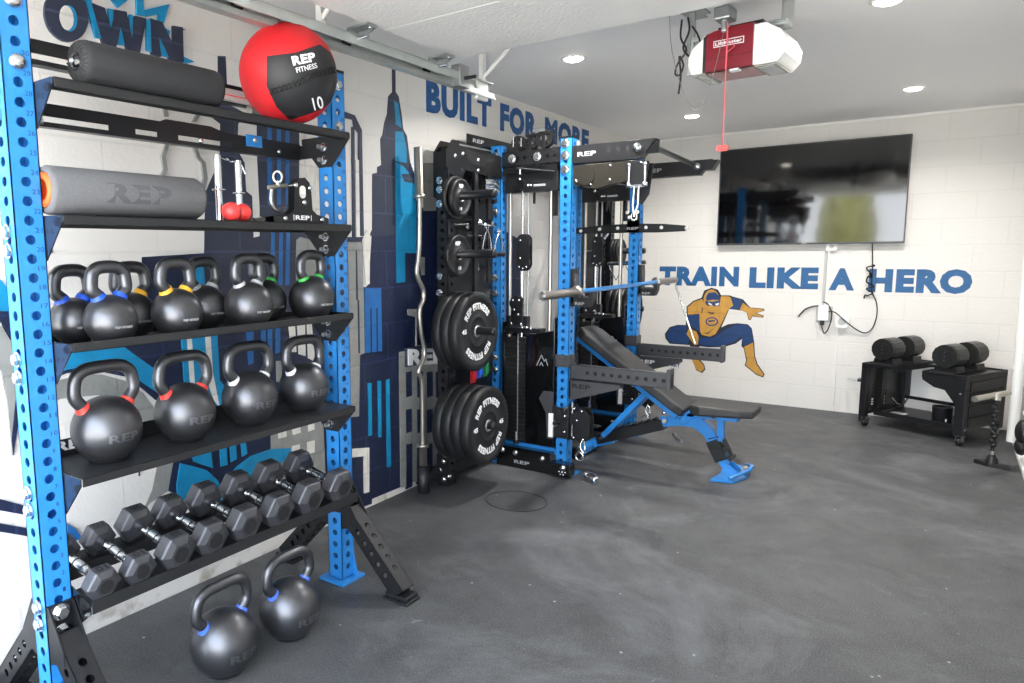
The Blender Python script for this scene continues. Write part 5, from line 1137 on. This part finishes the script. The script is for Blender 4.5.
# coloured resistance bands hanging between the near uprights
for i, (mt, y, zt, zb_, l) in enumerate((('red_band', 3.56, 1.10, .60, 'red'), ('blue_band', 3.63, 1.13, .62, 'blue'), ('green_band', 3.70, 1.12, .62, 'green'))):
    m = MB(); x = .20
    m.prism([(y-.025, zb_), (y+.025, zb_), (y+.028, zt-.02), (y+.01, zt), (y-.012, zt), (y-.026, zt-.02)], MYZ, x, x+.006, mt); m.prism([(y-.02, zb_+.02), (y+.02, zb_+.02), (y+.02, zt), (y-.02, zt)], MYZ, x+.012, x+.018, mt)
    tag(m.obj('resistance_band', bevel=.002), '%s elastic band hanging behind the near bumper plates' % l, 'resistance band', 'resistance bands')
# cable handles hung between the near uprights
def cable_handle(x, y, z, label, a=.0):
    t = thing('stirrup_attachment', label, 'cable handle', (x, y, z), a, 'cable handles hung inside the near side')
    m = MB(); m.tube(smoothpath([(0, 0, .0), (0, -.035, -.05), (0, -.055, -.13)]), .005, 'zinc', 8); m.tube(smoothpath([(0, 0, .0), (0, .035, -.05), (0, .055, -.13)]), .005, 'zinc', 8); part(m, 'frame', t)
    m = MB(); m.cyl((0, -.06, -.13), (0, .06, -.13), .014, 'plastic_black', 16); part(m, 'grip', t)
    m = MB(); m.tube([(0, .012*cos(q), .012+.016*sin(q)) for q in [2*pi*i/14 for i in range(14)]], .004, 'chrome', 8, closed=True); part(m, 'ring', t)
cable_handle(.215, 3.70, 1.52, 'chrome framed cable handle hanging nearer, behind the second near horn')
cable_handle(.215, 3.84, 1.50, 'chrome framed cable handle hanging beside the near rear blue upright')
m = MB(); m.tube(smoothpath([(.22, 3.66, 1.795), (.24, 3.72, 1.80), (.22, 3.80, 1.795)]), .02, 'chrome', 12); m.tube(smoothpath([(.22, 3.66, 1.765), (.24, 3.73, 1.765), (.22, 3.81, 1.76)]), .016, 'chrome', 12)
tag(m.obj('chrome_grip'), 'chrome double grip hung high behind the topmost near horn', 'cable handle')
m = MB(); m.tube([(.23, 3.72, 1.555), (.24, 3.68, 1.56)], .02, 'chrome', 10); m.sphere((.235, 3.58, 1.56), .018, 'chrome', 12, 8); m.sphere((.235, 3.64, 1.545), .016, 'zinc', 12, 8); m.tube([(.235, 3.56, 1.55), (.235, 3.75, 1.54)], .007, 'zinc', 8)
tag(m.obj('chrome_carabiner_cluster'), 'cluster of small chrome clips between the two small near plates', 'clips')

# chrome lat bar hanging on the far side
m = MB(); m.tube(smoothpath([(.28, 5.44, 1.53), (.27, 5.42, 1.50), (.225, 5.40, 1.42), (.20, 5.40, 1.38), (.20, 5.40, .80)], 5), .014, 'chrome', 12); m.tube([(.20, 5.40, 1.38), (.12, 5.36, 1.38)], .012, 'chrome', 10)
tag(m.obj('lat_bar'), 'chrome bent bar hanging upright at the far side of the rack', 'lat bar')
m = MB(); m.tube([(.20, 5.66, 1.275), (.52, 5.66, 1.29)], .017, 'chrome', 14); m.tube([(.20, 5.66, 1.275), (.27, 5.66, 1.14), (.34, 5.66, 1.28), (.41, 5.66, 1.14), (.48, 5.66, 1.285)], .006, 'chrome', 6)
tag(m.obj('row_bar'), 'horizontal chrome bar with thin bracing on the far side of the rack', 'cable handle')

# loose carabiner on the floor, and a dark ring lying on the floor
m = MB(); m.tube([(.79+.055*cos(t)*.8+.02, 3.93+.02*sin(t)-.05*cos(t)*.3, .03+.008*sin(t)) for t in [2*pi*i/20 for i in range(20)]], .011, 'chrome', 10, closed=True); m.cyl((.83, 3.91, .012), (.87, 3.86, .012), .012, 'chrome')
tag(m.obj('snap_hook'), 'chrome snap hook lying on the floor in front of the near blue foot', 'snap hook')
m = MB(); m.tube([(.612+.172*cos(t), 3.365+.158*sin(t), .0022) for t in [2*pi*i/64 for i in range(64)]], .0022, 'floor_ring', 6, closed=True)
tag(m.obj('rubber_ring'), 'thin dark ring lying flat on the floor before the stacked plates', 'ring')

# ------------------------------------------------------------------ spotter arms and j-cups
def spotter(y, label, ink='stitch_black'):
    t = thing('spotter_arm', label, 'spotter arm', (FX, y, .7), 0, 'spotter arms')
    m = MB(); m.holetube((.042, 0, -.046), (.645, 0, -.048), .036, 'grey_powder', (0, -1, 0), first=.11, r=.0125, w2=.088, faces='a', pitch=.0508, hn=10)
    ar_ = part(m, 'arm', t, solid=.003)
    m = MB(); m.box(.05, .65, -.010, .015, -.084, -.010, 'stitch_black'); part(m, 'arm_hole_shade', ar_)  # added black block, stands in for the shade inside the arm's holes
    m = MB(); m.box(.63, .65, -.04, .04, -.095, .022, 'grey_powder'); part(m, 'end_stop', t, bevel=.003)
    m = MB(); m.box(-.046, .046, -.046, .046, -.02, .055, 'grey_powder'); 
    for a_ in (-.030, .024): m.prism([(.042, -.099), (.042, -.215), (.06, -.22), (.36, -.118), (.36, -.099)], MXZ, a_, a_+.006, 'grey_powder')
    m.prism([(.045, -.205), (.065, -.22), (.36, -.122), (.34, -.112)], MXZ, -.031, .031, 'grey_powder'); m.box(.04, .052, -.03, .03, -.22, -.09, 'grey_powder')
    part(m, 'bracket', t, bevel=.001)
    m = MB(); m.text('REP', planefn((.06, -.0306, -.145), (1, 0, 0), (0, 0, 1), .12, .027, .0008), ink, bold=.04); part(m, 'lettering', t)
    return t
a1 = spotter(Y1, 'dark grey spotter arm on the near front upright, in front of the bench')
a2 = spotter(Y2, 'dark grey spotter arm on the far front upright, beyond the bench', 'white_print')
def jcup(y, label):
    t = thing('j_cup', label, 'j-cup', (FX, y, 1.13), 0, 'j-cups holding the barbell')
    m = MB(); m.box(.0385, .062, -.03, .04, -.06, .15, 'plastic_black'); m.prism([(.04, -.075), (.16, -.075), (.178, -.03), (.178, .012), (.162, .012), (.15, -.025), (.04, -.025)], MXZ, -.03, .03, 'plastic_black'); part(m, 'cup', t, bevel=.004)
    m = MB(); m.box(.062, .15, -.028, .028, -.0245, -.0135, 'grey_powder'); m.box(.0625, .068, -.03, .03, -.02, .12, 'grey_powder'); part(m, 'liner', t, bevel=.002)
    m = MB(); m.text('REP', planefn((.07, -.0305, -.065), (1, 0, 0), (0, 0, 1), .06, .016, .0006), 'grey_print', bold=.03); part(m, 'lettering', t)
jcup(Y1, 'black j-cup on the near front upright under the barbell'); jcup(Y2, 'black j-cup on the far front upright under the barbell')
bb = thing('barbell', 'barbell with a blue shaft resting across the rack', 'barbell', (.715, 4.62, 1.1305+.014+.002))
Lh = 1.27
m = MB(); m.cyl((0, -.68, 0), (0, .70, 0), .0142, 'blue_powder', 16); part(m, 'shaft', bb)
for s, n_ in ((-1, .74), (1, .72)):
    m = MB(); y0 = s*n_; m.lathe([(.014, 0), (.036, .0), (.038, .004), (.038, .026), (.026, .03), (.025, .04), (.025, .46), (.022, .465), (.017, .465), (.016, .455), (0, .455)], (0, y0-s*.03, 0), (0, s, 0), 'steel_dull', 28); part(m, 'sleeve', bb)
    m = MB(); m.lathe([(.0165, .454), (.0165, .457), (0, .4575)], (0, y0-s*.03, 0), (0, s, 0), 'red_rubber' if False else 'zinc_dull', 20); part(m, 'end_cap', bb)

# ------------------------------------------------------------------ EZ curl bar standing in a floor tube
ez = thing('curl_bar', 'chrome zigzag curl bar standing upright against the painted wall', 'curl bar', (.10, 3.19, 0))
m = MB(); m.tube(smoothpath([V((0, y-3.19, z)) for y, z in EZ], 3), .0135, 'satin_steel', 14); part(m, 'shaft', ez)
m = MB(); m.lathe([(.0, 0), (.022, 0), (.0245, .004), (.0245, .265), (.036, .267), (.036, .285), (.016, .29)][::-1] if False else [(.016, 0), (.036, .002), (.036, .02), (.0245, .024), (.0245, .27), (.022, .275), (0, .275)], (0, -.018, 1.683), (0, -.01, .27), 'satin_steel', 24); part(m, 'sleeve', ez)
m = MB(); m.lathe([(.016, 0), (.036, .002), (.036, .02), (.0245, .024), (.0245, .25)], (0, -.007, .292), (0, 0, -1), 'satin_steel', 24); part(m, 'sleeve', ez)
hb = thing('bar_holder', 'black floor tube holding the curl bar, bolted to the storage upright', 'bar holder', (.10, 3.185, 0))
m = MB(); m.lathe([(.0, 0), (.034, 0), (.036, .004), (.036, .165), (.031, .165), (.031, .02)], (0, 0, 0), (0, 0, 1), 'black_powder', 28); part(m, 'tube', hb)
m = MB(); m.prism([(.03, .03), (.145, .03), (.145, .13), (.10, .13), (.03, .08)], MYZ, -.006, .006, 'black_powder'); m.box(.0, .08, .136, .146, .01, .20, 'black_powder'); m.dome((.05, .135, .16), (0, -1, 0), .016); m.dome((.05, .135, .05), (0, -1, 0), .018); m.dome((.08, .15, .07), (1, 0, 0), .018); part(m, 'bracket', hb)

# ------------------------------------------------------------------ adjustable bench
bn = thing('weight_bench', 'blue framed adjustable bench with black pads set at an incline', 'bench', (1.0, 4.55, 0))
def padprism(p, yw0, yw1, name, mt='pad_black'):
    """long pad: p = list of (x,z) outline side view"""
    m = MB(); m.prism([(x-1.0, z) for x, z in p], MXZ, -yw1, -yw0, mt); return part(m, name, bn, bevel=.012)
d = V((1.225-.50, 0, .375-.865)).normalized(); n = V((-d.z, 0, d.x)) if True else None
n = V((.56, 0, .83)).normalized(); n = V((-d.z, 0, d.x)); n = n if n.z > 0 else -n
def bp(s_, t_): q = V((.50, 0, .880))+d*s_+n*t_; return (q.x, q.z)
m = MB(); L = .86
m.raw([(bp(a, b_)[0]-1, y*k, bp(a, b_)[1]) for a, k in ((0, .72), (.07, 1), (L-.06, .93), (L, .80)) for b_ in (-.062, 0) for y in (-.150, .150)],
      [f for i in range(3) for f in ((4*i+0, 4*i+1, 4*i+5, 4*i+4), (4*i+2, 4*i+6, 4*i+7, 4*i+3), (4*i, 4*i+4, 4*i+6, 4*i+2), (4*i+1, 4*i+3, 4*i+7, 4*i+5))]+[(0, 2, 3, 1), (12, 13, 15, 14)], 'pad_black')
part(m, 'back_pad', bn, bevel=.014)
m = MB(); m.raw([(x-1, y*k, z) for x, k in ((1.235, .80), (1.30, .95), (1.53, .9), (1.60, .70)) for z in (.372+.015*(x > 1.4), .437) for y in (-.155, .155)],
      [f for i in range(3) for f in ((4*i+0, 4*i+1, 4*i+5, 4*i+4), (4*i+2, 4*i+6, 4*i+7, 4*i+3), (4*i, 4*i+4, 4*i+6, 4*i+2), (4*i+1, 4*i+3, 4*i+7, 4*i+5))]+[(0, 2, 3, 1), (12, 13, 15, 14)], 'pad_black')
part(m, 'seat', bn, bevel=.014)
def bar(m, p, q, w, h_, mt='blue_powder', y=0):
    a, b_ = V((p[0]-1, y, p[1])), V((q[0]-1, y, q[1])); dd = (b_-a).normalized(); nn = V((-dd.z, 0, dd.x))
    vs = [P+nn*(e*h_/2)+V((0, f_*w/2, 0)) for P in (a, b_) for e in (-1, 1) for f_ in (-1, 1)]
    m.raw(vs, [(0, 1, 3, 2), (4, 6, 7, 5), (0, 4, 5, 1), (2, 3, 7, 6), (0, 2, 6, 4), (1, 5, 7, 3)], mt)
m = MB()
for y in (-.075, .075): bar(m, bp(.02, -.085), bp(L-.02, -.085), .03, .04, y=y)
for s_ in (.12, .45, .75): a = bp(s_, -.08); m.box(a[0]-1.02, a[0]-.98, -.075, .075, a[1]-.015, a[1]+.01, 'blue_powder')
part(m, 'pad_frame', bn, bevel=.003)
m = MB(); bar(m, (1.20, .352), (1.50, .358), .10, .028); bar(m, (1.17, .30), (1.25, .385), .10, .05); part(m, 'seat_frame', bn, bevel=.004)
m = MB(); m.prism([(x-1, z) for x, z in ((1.02, .245), (1.15, .272), (1.24, .275), (1.30, .235), (1.345, .175), (1.40, .20), (1.35, .28), (1.29, .335), (1.22, .345), (1.03, .315))], MXZ, -.038, .038, 'blue_powder')
bar(m, (1.35, .21), (1.44, .06), .068, .062)
part(m, 'main_frame', bn, bevel=.004)
m = MB(); bar(m, (1.352, .205), (1.415, .085), .08, .075, 'black_powder')
for k in range(5): bar(m, (1.335+.016*k, .215-.03*k), (1.39+.016*k, .235-.03*k), .088, .006, 'black_powder')
part(m, 'ladder_bracket', bn, bevel=.002)
m = MB(); bar(m, (1.395, .35), (1.40, .20), .04, .04); part(m, 'seat_support', bn, bevel=.003)
m = MB(); bar(m, (1.415, .22), (1.47, .11), .05, .012, 'black_powder'); m.cyl((1.47-1, -.05, .11), (1.47-1, .05, .11), .012, 'plastic_black'); part(m, 'seat_ladder', bn, bevel=.002)
m = MB(); m.prism([(.40, -.22), (.52, -.19), (.565, -.04), (.565, .04), (.52, .17), (.40, .20), (.42, .08), (.42, -.08)], Matrix.Identity(4), .004, .018, 'blue_powder')
m.prism([(.42, .012), (.54, .012), (.47, .07), (.43, .075)], MXZ, -.045, -.039, 'blue_powder'); m.prism([(.42, .012), (.54, .012), (.47, .07), (.43, .075)], MXZ, .039, .045, 'blue_powder')
m.tube([(.50, -.19, .03), (.575, -.03, .055), (.575, .06, .055), (.52, .17, .03)], .012, 'blue_powder', 8)
part(m, 'front_foot', bn, bevel=.003)
m = MB(); m.cyl((.545, -.02, .045), (.545, .035, .045), .018, 'satin_steel', 16); part(m, 'foot_roller', bn)
m = MB(); bar(m, (.60, .095), (1.05, .265), .08, .07, 'black_powder')
for k in range(8): q = .66+.045*k; bar(m, (q, .15+.38*(q-.66)), (q+.012, .175+.38*(q-.66)), .085, .012, 'black_powder')
part(m, 'rear_spine', bn, bevel=.003)
m = MB(); bar(m, (.66, .135), (.96, .485), .035, .035, y=-.06); bar(m, (.66, .135), (.96, .485), .035, .035, y=.06); m.box(.80-1, .84-1, -.06, .06, .30, .33, 'blue_powder'); m.cyl((.655-1, -.09, .13), (.655-1, .09, .13), .012, 'zinc')
part(m, 'back_support', bn, bevel=.003)
m = MB(); bar(m, (.55, .05), (.72, .115), .07, .05); m.box(.52-1, .58-1, -.23, .23, .02, .065, 'blue_powder'); part(m, 'rear_foot', bn, bevel=.003)
for y in (-.25, .25):
    m = MB(); m.lathe([(0, -.02), (.03, -.02), (.042, -.014), (.042, .014), (.03, .02), (0, .02)], (.55-1, y, .044), (0, 1, 0), 'plastic_black', 24); part(m, 'wheel', bn)
m = MB(); m.tube(smoothpath([(1.12-1, -.03, .21), (1.16-1, -.10, .205), (1.20-1, -.13, .20)]), .013, 'satin_steel', 12); part(m, 'transport_handle', bn)
m = MB(); m.cyl((1.07-1, -.045, .29), (1.07-1, -.075, .30), .014, 'satin_steel'); m.dome((1.055-1, -.04, .345), (0, -1, 0), .014); part(m, 'pop_pin', bn)
m = MB(); rbox(m, 1.35-1, 1.375-1, -.058, -.05, .352, .372, 'plastic_black', .006, 'y'); part(m, 'seat_pin', bn)
# ------------------------------------------------------------------ landmine-style chrome lever behind the rack
hc_ = thing('hanging_chain', 'chrome chain and strap hanging from the barbell end to the far spotter arm', 'chain', (.72, 5.80, 1.12))
a_, b_ = V((0, -.02, -.02)), V((.325, -.60, -.405))
m = MB()
for k in range(13):
    c_ = a_.lerp(b_, k/22); d_ = (b_-a_).normalized(); n_ = d_.cross(V((0, 0, 1))).normalized() if k % 2 else d_.cross(V((0, 0, 1))).normalized().cross(d_)
    m.tube([c_+d_*.018*cos(t)+n_*.009*sin(t) for t in [2*pi*i/12 for i in range(12)]], .0035, 'chrome', 6, closed=True)
part(m, 'chain', hc_)
m = MB(); m.tube([a_.lerp(b_, .56), b_], .007, 'satin_steel', 8); part(m, 'rod', hc_)

# ------------------------------------------------------------------ dumbbell stand in the right corner (local frame: x width, y depth)
A = V((1.975, 6.40, 0)); Bp = V((2.615, 6.085, 0)); ang = atan2(Bp.y-A.y, Bp.x-A.x); W = (Bp-A).length
ds = thing('dumbbell_stand', 'black wheeled steel stand carrying two adjustable dumbbells in the far right corner', 'dumbbell stand', A, ang)
D = .55; T = .485
m = MB(); m.box(0, .045, 0, .05, .075, T, 'black_powder'); m.box(0, .045, D-.05, D, .075, T, 'black_powder'); m.box(0, .045, 0, D, T-.03, T, 'black_powder'); m.box(0, .045, 0, D, .10, .13, 'black_powder'); m.box(.012, .02, .05, D-.05, .12, T-.02, 'smoke_guard')
g = part(m, 'left_side_frame', ds, bevel=.002)
m = MB()
for i in range(3):
    for j in range(7): m.cyl((.0205, .13+.09*i, .17+.03*j), (.022, .13+.09*i, .17+.03*j), .007, 'stitch_black', 8)
for j in range(3):
    for i in range(2): m.box(.021, .028, .24+.03*i, .255+.03*i, .15+.026*j, .165+.026*j, 'white_print')
    m.box(.021, .028, .12, .135, .16+.02*j, .17+.02*j, 'white_print')
m.box(.02, .05, .20, .24, .13, T-.03, 'black_powder'); part(m, 'peg_panel', ds)
m = MB(); m.tube(smoothpath([(.05, .34, .20), (.075, .38, .145), (.10, .42, .15), (.11, .45, .19)]), .007, 'chrome', 8); part(m, 'hook', ds)
for a_, b_ in ((0, .23), (W-.285, W)):
    m = MB(); m.box(a_, b_, 0, D, T, T+.008, 'black_powder'); m.box(a_, b_, 0, .008, T, T+.018, 'black_powder'); m.box(a_, b_, D-.008, D, T, T+.018, 'black_powder'); m.box(a_, a_+.006, 0, D, T-.03, T+.018, 'black_powder'); m.box(b_-.006, b_, 0, D, T-.03, T+.018, 'black_powder'); part(m, 'top_tray', ds, bevel=.002)
m = MB(); m.box(.2, W-.25, D-.10, D, T-.02, T, 'black_powder'); part(m, 'top_rail', ds)
m = MB(); x0 = W-.06
m.box(x0, W, 0, .055, .075, T, 'black_powder'); m.box(x0, W, D-.055, D, .075, T, 'black_powder'); m.box(x0+.01, W-.006, .05, D-.05, .11, T, 'black_powder')
m.prism([(W-.28, T), (W-.28, T-.045), (W-.20, T-.09), (W-.13, T-.10), (W-.06, T-.19), (W-.06, T)], MXZ, -.05, -.0, 'black_powder')
for k in range(4): m.box(W-.006, W+.004, .07, D-.06, T-.10-.085*k, T-.032-.085*k, 'black_powder')
part(m, 'right_side_cabinet', ds, bevel=.003)
m = MB(); m.cyl((W, .03, T-.09), (W+.003, .03, T-.09), .008, 'stitch_black'); m.cyl((W, .03, .12), (W+.003, .03, .12), .008, 'zinc_dull'); m.cyl((W-.03, -.001, T-.11), (W-.03, -.004, T-.11), .007, 'zinc_dull'); part(m, 'cabinet_screw', ds)
m = MB(); m.box(.045, x0, .12, D, .085, .10, 'black_powder'); m.box(.045, x0, .115, .125, .085, .125, 'black_powder'); part(m, 'lower_shelf', ds, bevel=.002)
m = MB(); m.box(.045, x0, D-.012, D, .20, T-.03, 'plastic_white'); m.box(.045, x0, D-.02, D+.0, .175, .20, 'black_powder'); m.box(.045, .08, D-.03, D, .2, T, 'grey_powder'); part(m, 'back_panel', ds)
for (x, y) in ((.03, .04), (.03, D-.04), (W-.03, .04), (W-.03, D-.04)):
    m = MB(); m.lathe([(0, -.014), (.024, -.014), (.033, -.010), (.033, .010), (.024, .014), (0, .014)], (x, y, .033), (1, 0, 0), 'plastic_black', 24)
    m.box(x-.020, x-.016, y-.018, y+.018, .03, .076, 'zinc_dull'); m.box(x+.016, x+.020, y-.018, y+.018, .03, .076, 'zinc_dull'); m.box(x-.025, x+.025, y-.025, y+.025, .07, .077, 'zinc_dull'); part(m, 'caster', ds)
ca, sa = cos(ang), sin(ang)
def dsw(x, y, z): return (A.x+x*ca-y*sa, A.y+x*sa+y*ca, z)
m = MB(); m.box(-.05, .05, -.07, .07, 0, .004, 'paper'); o = m.obj('paper_sheet'); o.location = dsw(.16, .22, .1005); o.rotation_euler = (0, 0, ang); tag(o, 'white sheet lying on the lower shelf of the dumbbell stand', 'paper')
m = MB(); m.lathe([(.0, 0), (.055, 0), (.058, .004), (.062, .125), (.064, .13), (.056, .13), (.052, .01), (0, .01)], (0, 0, 0), (0, 0, 1), 'black_powder', 32); m.box(.02, .03, -.065, -.055, .03, .05, 'white_print')
o = m.obj('storage_bin'); o.location = dsw(W-.22, .18, .1005); tag(o, 'small round black bin on the lower shelf of the dumbbell stand', 'bin')

def adj_db(x, label, s_=1.):
    t = thing('adjustable_dumbbell', label, 'adjustable dumbbell', dsw(x, .245, T+.0125), ang+pi/2, 'adjustable dumbbells')
    L = .225; R = .085; zc = .035+R
    m = MB(); m.box(-L-.005, L+.005, -.07, .07, 0, .012, 'plastic_black')
    for sg in (-1, 1): m.prism([(-.075, .0), (.075, .0), (.065, .05), (.03, .035), (-.03, .035), (-.065, .05)], MYZ, sg*.135-.055, sg*.135+.055, 'plastic_black')
    part(m, 'cradle', t, bevel=.003)
    for sg in (-1, 1):
        m = MB(); n = 7
        for k in range(n):
            x0 = sg*(.062+k*.0215); x1 = sg*(.062+k*.0215+.0195); m.cyl((x0, 0, zc), (x1, 0, zc), R*(1 if k < n-1 else .97), 'db_olive', 14, smooth=False, rot=radians(13))
        m.cyl((sg*.06, 0, zc), (sg*.212, 0, zc), R*.9, 'db_olive', 14, smooth=False); q = part(m, 'plate_stack', t, bevel=.002)
        m = MB(); xo = sg*.216; m.cyl((sg*.212, 0, zc), (xo, 0, zc), R*.55, 'plastic_black', 24)
        for a in range(3): m.cyl((xo, .0, zc+.03*(a-1)), (xo+sg*.002, .0, zc+.03*(a-1)), .006, 'grey_powder', 10)
        part(m, 'end_plate', t)
    m = MB(); m.lathe([(.016, -.062), (.014, -.03), (.017, 0), (.014, .03), (.016, .062)], (0, 0, zc), (1, 0, 0), 'zinc_dull', 20); m.cyl((-.06, 0, zc), (-.045, 0, zc), .028, 'orange_plastic' if False else 'satin_steel', 20); part(m, 'handle', t)
adj_db(.125, 'dark adjustable dumbbell in its cradle at the left end of the stand'); adj_db(W-.165, 'dark adjustable dumbbell in its cradle at the right end of the stand')

# chrome lever handle on the wall side, left of the stand
m = MB(); m.tube(smoothpath([(1.86, 6.80, .30), (1.92, 6.72, .305), (1.99, 6.60, .335)]), .012, 'chrome', 10); m.box(1.94, 2.0, 6.55, 6.64, .325, .345, 'black_powder'); m.cyl((1.97, 6.60, 0), (1.97, 6.60, .33), .010, 'black_powder', 10)
tag(m.obj('tee_bar'), 'short chrome handle sticking out at the left of the dumbbell stand', 'handle')

# T-shaped stand in front of the cabinet
ts = thing('landmine_stand', 'slim black stand with a chrome crossbar in front of the corner cabinet', 'stand', (2.775, 5.69, 0))
m = MB(); m.tube([(-.13, -.20, .452), (.05, .16, .452)], .018, 'satin_steel', 18); part(m, 'crossbar', ts)
m = MB(); m.cyl((-.015, -.02, .43), (-.015, -.02, .475), .022, 'satin_steel'); m.cyl((-.013, -.02, .10), (-.015, -.02, .43), .010, 'plastic_black')
for k in range(11): m.sphere((-.014+.004*(-1)**k, -.02, .14+.027*k), .017, 'plastic_black', 12, 8)
part(m, 'post', ts)
m = MB(); m.cyl((-.012, -.02, .06), (-.013, -.02, .16), .009, 'satin_steel'); m.text('REP', lambda x, y, z: V((-.002+y*.001, -.03, .08+x*.05)), 'white_print'); part(m, 'sleeve', ts)
m = MB(); m.prism([(-.10, .01), (-.03, -.05), (.08, -.08), (.085, -.045), (.02, .01), (-.02, .03), (-.08, .05)], Matrix.Identity(4), 0, .022, 'plastic_black'); m.lathe([(.035, .02), (.030, .05), (.016, .075)], (-.012, -.02, 0), (0, 0, 1), 'plastic_black', 20); part(m, 'base', ts, bevel=.004)
# black bag at the very edge
m = MB(); vs = MB(); m.sphere((0, 0, .0), .07, 'plastic_black', 20, 12, (.6, 1, 1.1)); m.sphere((0, .02, -.10), .062, 'plastic_black', 20, 12, (.6, 1.1, .9)); m.tube([(0, 0, .06), (.02, 0, .10), (.035, 0, .12)], .008, 'plastic_black', 8)
m.box(-.01, .04, -.02, .02, .11, .13, 'trim_white')
o = m.obj('hanging_gloves'); o.location = (2.905, 5.72, .235); tag(o, 'black rounded gloves hung low on the right wall at the picture edge', 'gloves')

# ------------------------------------------------------------------ light
w = bpy.data.worlds.new('sky'); S.world = w; w.use_nodes = True
nt = w.node_tree; bg = nt.nodes['Background']
tc = nt.nodes.new('ShaderNodeTexCoord'); sep = nt.nodes.new('ShaderNodeSeparateXYZ'); nt.links.new(tc.outputs['Generated'], sep.inputs[0])
mr = nt.nodes.new('ShaderNodeMapRange'); mr.inputs['From Min'].default_value = 0; mr.inputs['From Max'].default_value = .7
nt.links.new(sep.outputs['Z'], mr.inputs['Value'])
mx = nt.nodes.new('ShaderNodeMix'); mx.data_type = 'RGBA'; mx.inputs['A'].default_value = (.93, .96, 1, 1); mx.inputs['B'].default_value = (.66, .80, 1, 1)
nt.links.new(mr.outputs[0], mx.inputs['Factor']); nt.links.new(mx.outputs['Result'], bg.inputs['Color'])
bg.inputs['Strength'].default_value = WORLD_S
sd = bpy.data.lights.new('sun', 'SUN'); sd.energy = SUN_E; sd.angle = radians(1); sd.color = (1, .96, .9)
so = bpy.data.objects.new('sun', sd); COL.objects.link(so); so.rotation_euler = (radians(32), 0, radians(160))
S.view_settings.view_transform = 'Standard'; S.view_settings.look = 'None'; S.view_settings.gamma = 1; S.view_settings.use_curve_mapping = False
S.view_settings.exposure = EXPO
